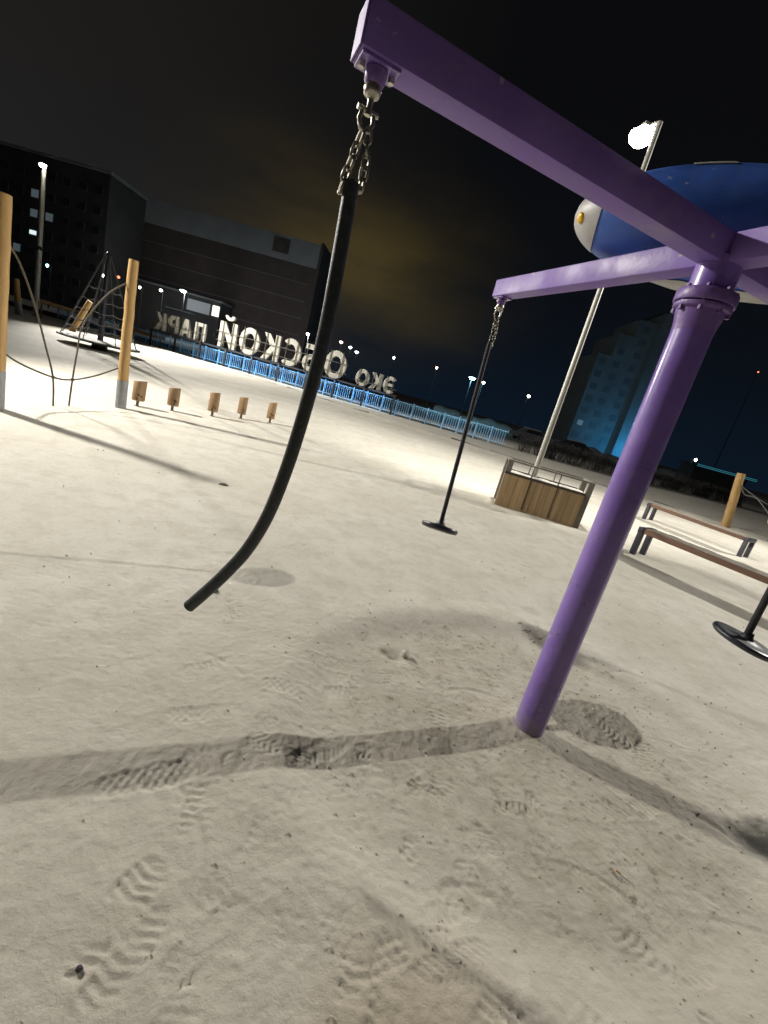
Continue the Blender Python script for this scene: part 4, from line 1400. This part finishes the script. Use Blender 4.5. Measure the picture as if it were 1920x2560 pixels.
# cool lamp at its foot that washes the wall blue
far_lamp(46.0, 99.0, 4.2, M['lamp_cyan'], 'cyan lamp at the foot of the tower block', .12, watt=380, col=(0.30, 0.70, 1.0))
wl = empty('wall_lamp', (50.0, 104.5, 0)); tag(wl, 'cyan floodlight on a short post before the tower block', 'floodlight')
mb = MB(); mb.lathe([(.08, 0), (.06, 1.5)], 8); mb.build('post', M['support'], wl)
mb = MB(); mb.box((0, 0, 1.62), (.5, .25, .3), None, .03); mb.build('housing', M['support'], wl)
lamp_light('floodlight', wl, (0, 0.5, 1.9), 900, (0.03, 0.45, 1.0), 0.3)

# snow bank along the street, pavilion with cyan fascia, parked cars
sb = MB()
rows = []
for i in range(7):
    a = PI * i / 6
    rows.append([Vector((x_, 2.2 * math.cos(a), 1.25 * math.sin(a) * (0.8 + 0.2 * math.sin(x_ * .7) + 0.15 * math.sin(x_ * 1.9)))) for x_ in np.linspace(0, 70, 90)])
for r_ in rows: sb.v += [tuple(v) for v in r_]
for i in range(6):
    for j in range(89): sb.f.append((i * 90 + j, i * 90 + j + 1, (i + 1) * 90 + j + 1, (i + 1) * 90 + j))
o = sb.build('snow_bank', M['snow_plain'], None, 70)
o.location = (4, 90, -0.05); o.rotation_euler = (0, 0, rad(-6))
tag(o, 'long low snow bank along the dark street', kind='structure')
pv = empty('pavilion', (52.0, 78, 0)); tag(pv, 'low pavilion with glowing cyan fascia lines behind the purple post', 'pavilion')
mb = MB(); mb.box((0, 2, 1.4), (9, 4, 2.8)); mb.build('wall', M['block'], pv)
mb = MB(); mb.box((0, 1.5, 3.0), (10, 5.5, .35)); mb.build('roof', M['support'], pv)
for z in (2.88, 3.12):
    mb = MB(); mb.box((0, -1.3, z), (10, .06, .09)); mb.build('fascia_strip', M['cyan_line'], pv)


def car_thing(x, y, az, m, label):
    t = empty('parked_car', (x, y, 0), az); tag(t, label, 'car', 'cars parked beyond the fence')
    prof = [(-2.1, .35), (-2.15, .75), (-1.95, .92), (-1.35, .98), (-.75, 1.42), (.75, 1.45), (1.45, 1.02), (2.05, .90), (2.12, .60), (2.08, .35)]
    Mx = Matrix(((1, 0, 0), (0, 0, 1), (0, 1, 0)))
    mb = MB(); mb.prism(prof, -.82, .82, Mx); mb.build('body', m, t, 30)
    mb = MB(); mb.prism([(-1.2, 1.0), (-.7, 1.36), (.70, 1.38), (1.25, 1.02)], -.83, .83, Mx); mb.build('side_windows', M['glass'], t)
    mb = MB(); mb.box((0, 0, 1.50), (1.5, 1.5, .10), None, .03); mb.build('roof_snow', M['snow_plain'], t)
    for sx in (-1.3, 1.35):
        for sy in (-.80, .80):
            mb = MB(); mb.lathe([(.20, -.09), (.33, -.08), (.33, .08), (.20, .09)], 16, c=(sx, sy, .33), rot=rotx(rad(90))); mb.build('wheel', M['tyre'], t, 40)
    for sy in (-.6, .6):
        mb = MB(); mb.box((2.12, sy, .72), (.06, .34, .14), None, .02); mb.build('headlight', M['letter'], t)


car_thing(13.4, 52.0, rad(8), M['car2'], 'silver snow-topped car parked left of the planter lamp post, beyond the fence')
car_thing(18.6, 52.6, rad(4), M['car'], 'dark snow-topped car parked right of the planter lamp post, beyond the fence')

# ------------------------------------------------------------------ small things on the snow
z = gz(0.35, 2.55)
lt_ = empty('crumpled_wrapper', (0.365, 2.545, z)); tag(lt_, 'small crumpled white wrapper on the sand near the post', 'litter')
mb = MB()
rnd = random.Random(4)
rings = []
for i in range(7):
    a = i / 6 * PI
    rings.append([Vector((0.030 * math.sin(a) * math.cos(b_) * rnd.uniform(.6, 1.25), 0.022 * math.sin(a) * math.sin(b_) * rnd.uniform(.6, 1.25), 0.022 + 0.026 * math.cos(a) * rnd.uniform(.8, 1.2))) for b_ in np.linspace(0, 2 * PI, 11, endpoint=False)])
mb.quad_grid(rings, cap0=True, cap1=True); mb.build('paper', M['litter'], lt_)
mb = MB(); mb.torus((0.004, -0.02, 0.03), 0.016, 0.004, 0.004, roty(.4), 12, 5); mb.build('loop', M['litter'], lt_, 60)
bt = empty('cigarette_butt', (1.245, 1.436, gz(1.245, 1.436) + 0.006), rad(-38)); tag(bt, 'cigarette butt with orange filter lying on the snow, lower right', 'litter')
mb = MB(); mb.tube([(0, 0, 0), (0.018, 0, 0)], 0.0042, 10); mb.build('filter', M['butt_o'], bt, 40)
mb = MB(); mb.tube([(0.018, 0, 0), (0.040, 0, 0.001)], 0.0041, 10); mb.build('paper', M['litter'], bt, 40)


def clod(x, y, s, m, name, label, cat, flat=.6, seed=1):
    rnd_ = random.Random(seed)
    mb_ = MB(); rg = []
    for i in range(6):
        a = (i + .5) / 6 * PI
        rg.append([Vector((s * math.sin(a) * math.cos(b_) * rnd_.uniform(.6, 1.3), s * math.sin(a) * math.sin(b_) * rnd_.uniform(.6, 1.3), s * flat * (math.cos(a) + .4))) for b_ in np.linspace(0, 2 * PI, 10, endpoint=False)])
    mb_.quad_grid(rg, cap0=True, cap1=True)
    o_ = mb_.build(name, m, None); o_.location = (x, y, gz(x, y)); tag(o_, label, cat)
    return o_


clod(-0.412, 0.735, 0.008, M['clod'], 'dirt_clod', 'dark dirt clod at the lower left corner of the snow', 'clod', .7, 3)
clod(-1.84, 4.95, 0.05, M['leaf'], 'dead_leaf', 'dead curled leaf beside the tip of the long post shadow', 'leaf', .35, 5)
clod(-0.90, 2.60, 0.020, M['clod'], 'pebble', 'small dark pebble left of the hose end', 'pebble', .6, 8)
clod(0.37, 0.60, 0.006, M['clod'], 'pebble', 'tiny dark pebble at the bottom edge of the picture', 'pebble', .8, 9)
# loose crumbs of snow and sand
M['crumb'] = mat('sandy_crumbs', (0.46, 0.43, 0.35), 0.9, var=0.35, scale=12)
cb = MB()
rnd = random.Random(21)
for k in range(620):
    if k < 440:
        a = rnd.uniform(0, 2 * PI); r_ = 1.35 * math.sqrt(rnd.random())
        x, y = POST[0] + r_ * math.cos(a), POST[1] + r_ * math.sin(a)
    else:
        y = 0.6 + 4.5 * rnd.random() ** 1.5; x = rnd.uniform(-1.0, 1.1) * (0.6 + y * .7) + .4
    s = rnd.uniform(.0018, .0055) * (1 + .25 * y)
    b = len(cb.v); zz = gz(x, y) + s * .25
    for vx in ((1, 0, 0), (-.8, .3, 0), (0, 1, .1), (.1, -1, 0), (.1, 0, .9), (0, 0, -.8)):
        cb.v.append((x + s * vx[0] * rnd.uniform(.7, 1.3), y + s * vx[1] * rnd.uniform(.7, 1.3), zz + s * vx[2]))
    for f_ in ((0, 2, 4), (2, 1, 4), (1, 3, 4), (3, 0, 4), (2, 0, 5), (1, 2, 5), (3, 1, 5), (0, 3, 5)):
        cb.f.append(tuple(b + i for i in f_))
o = cb.build('snow_crumbs', M['crumb'], None)
tag(o, 'loose crumbs of snow and sand scattered on the ground', 'crumbs', kind='stuff')
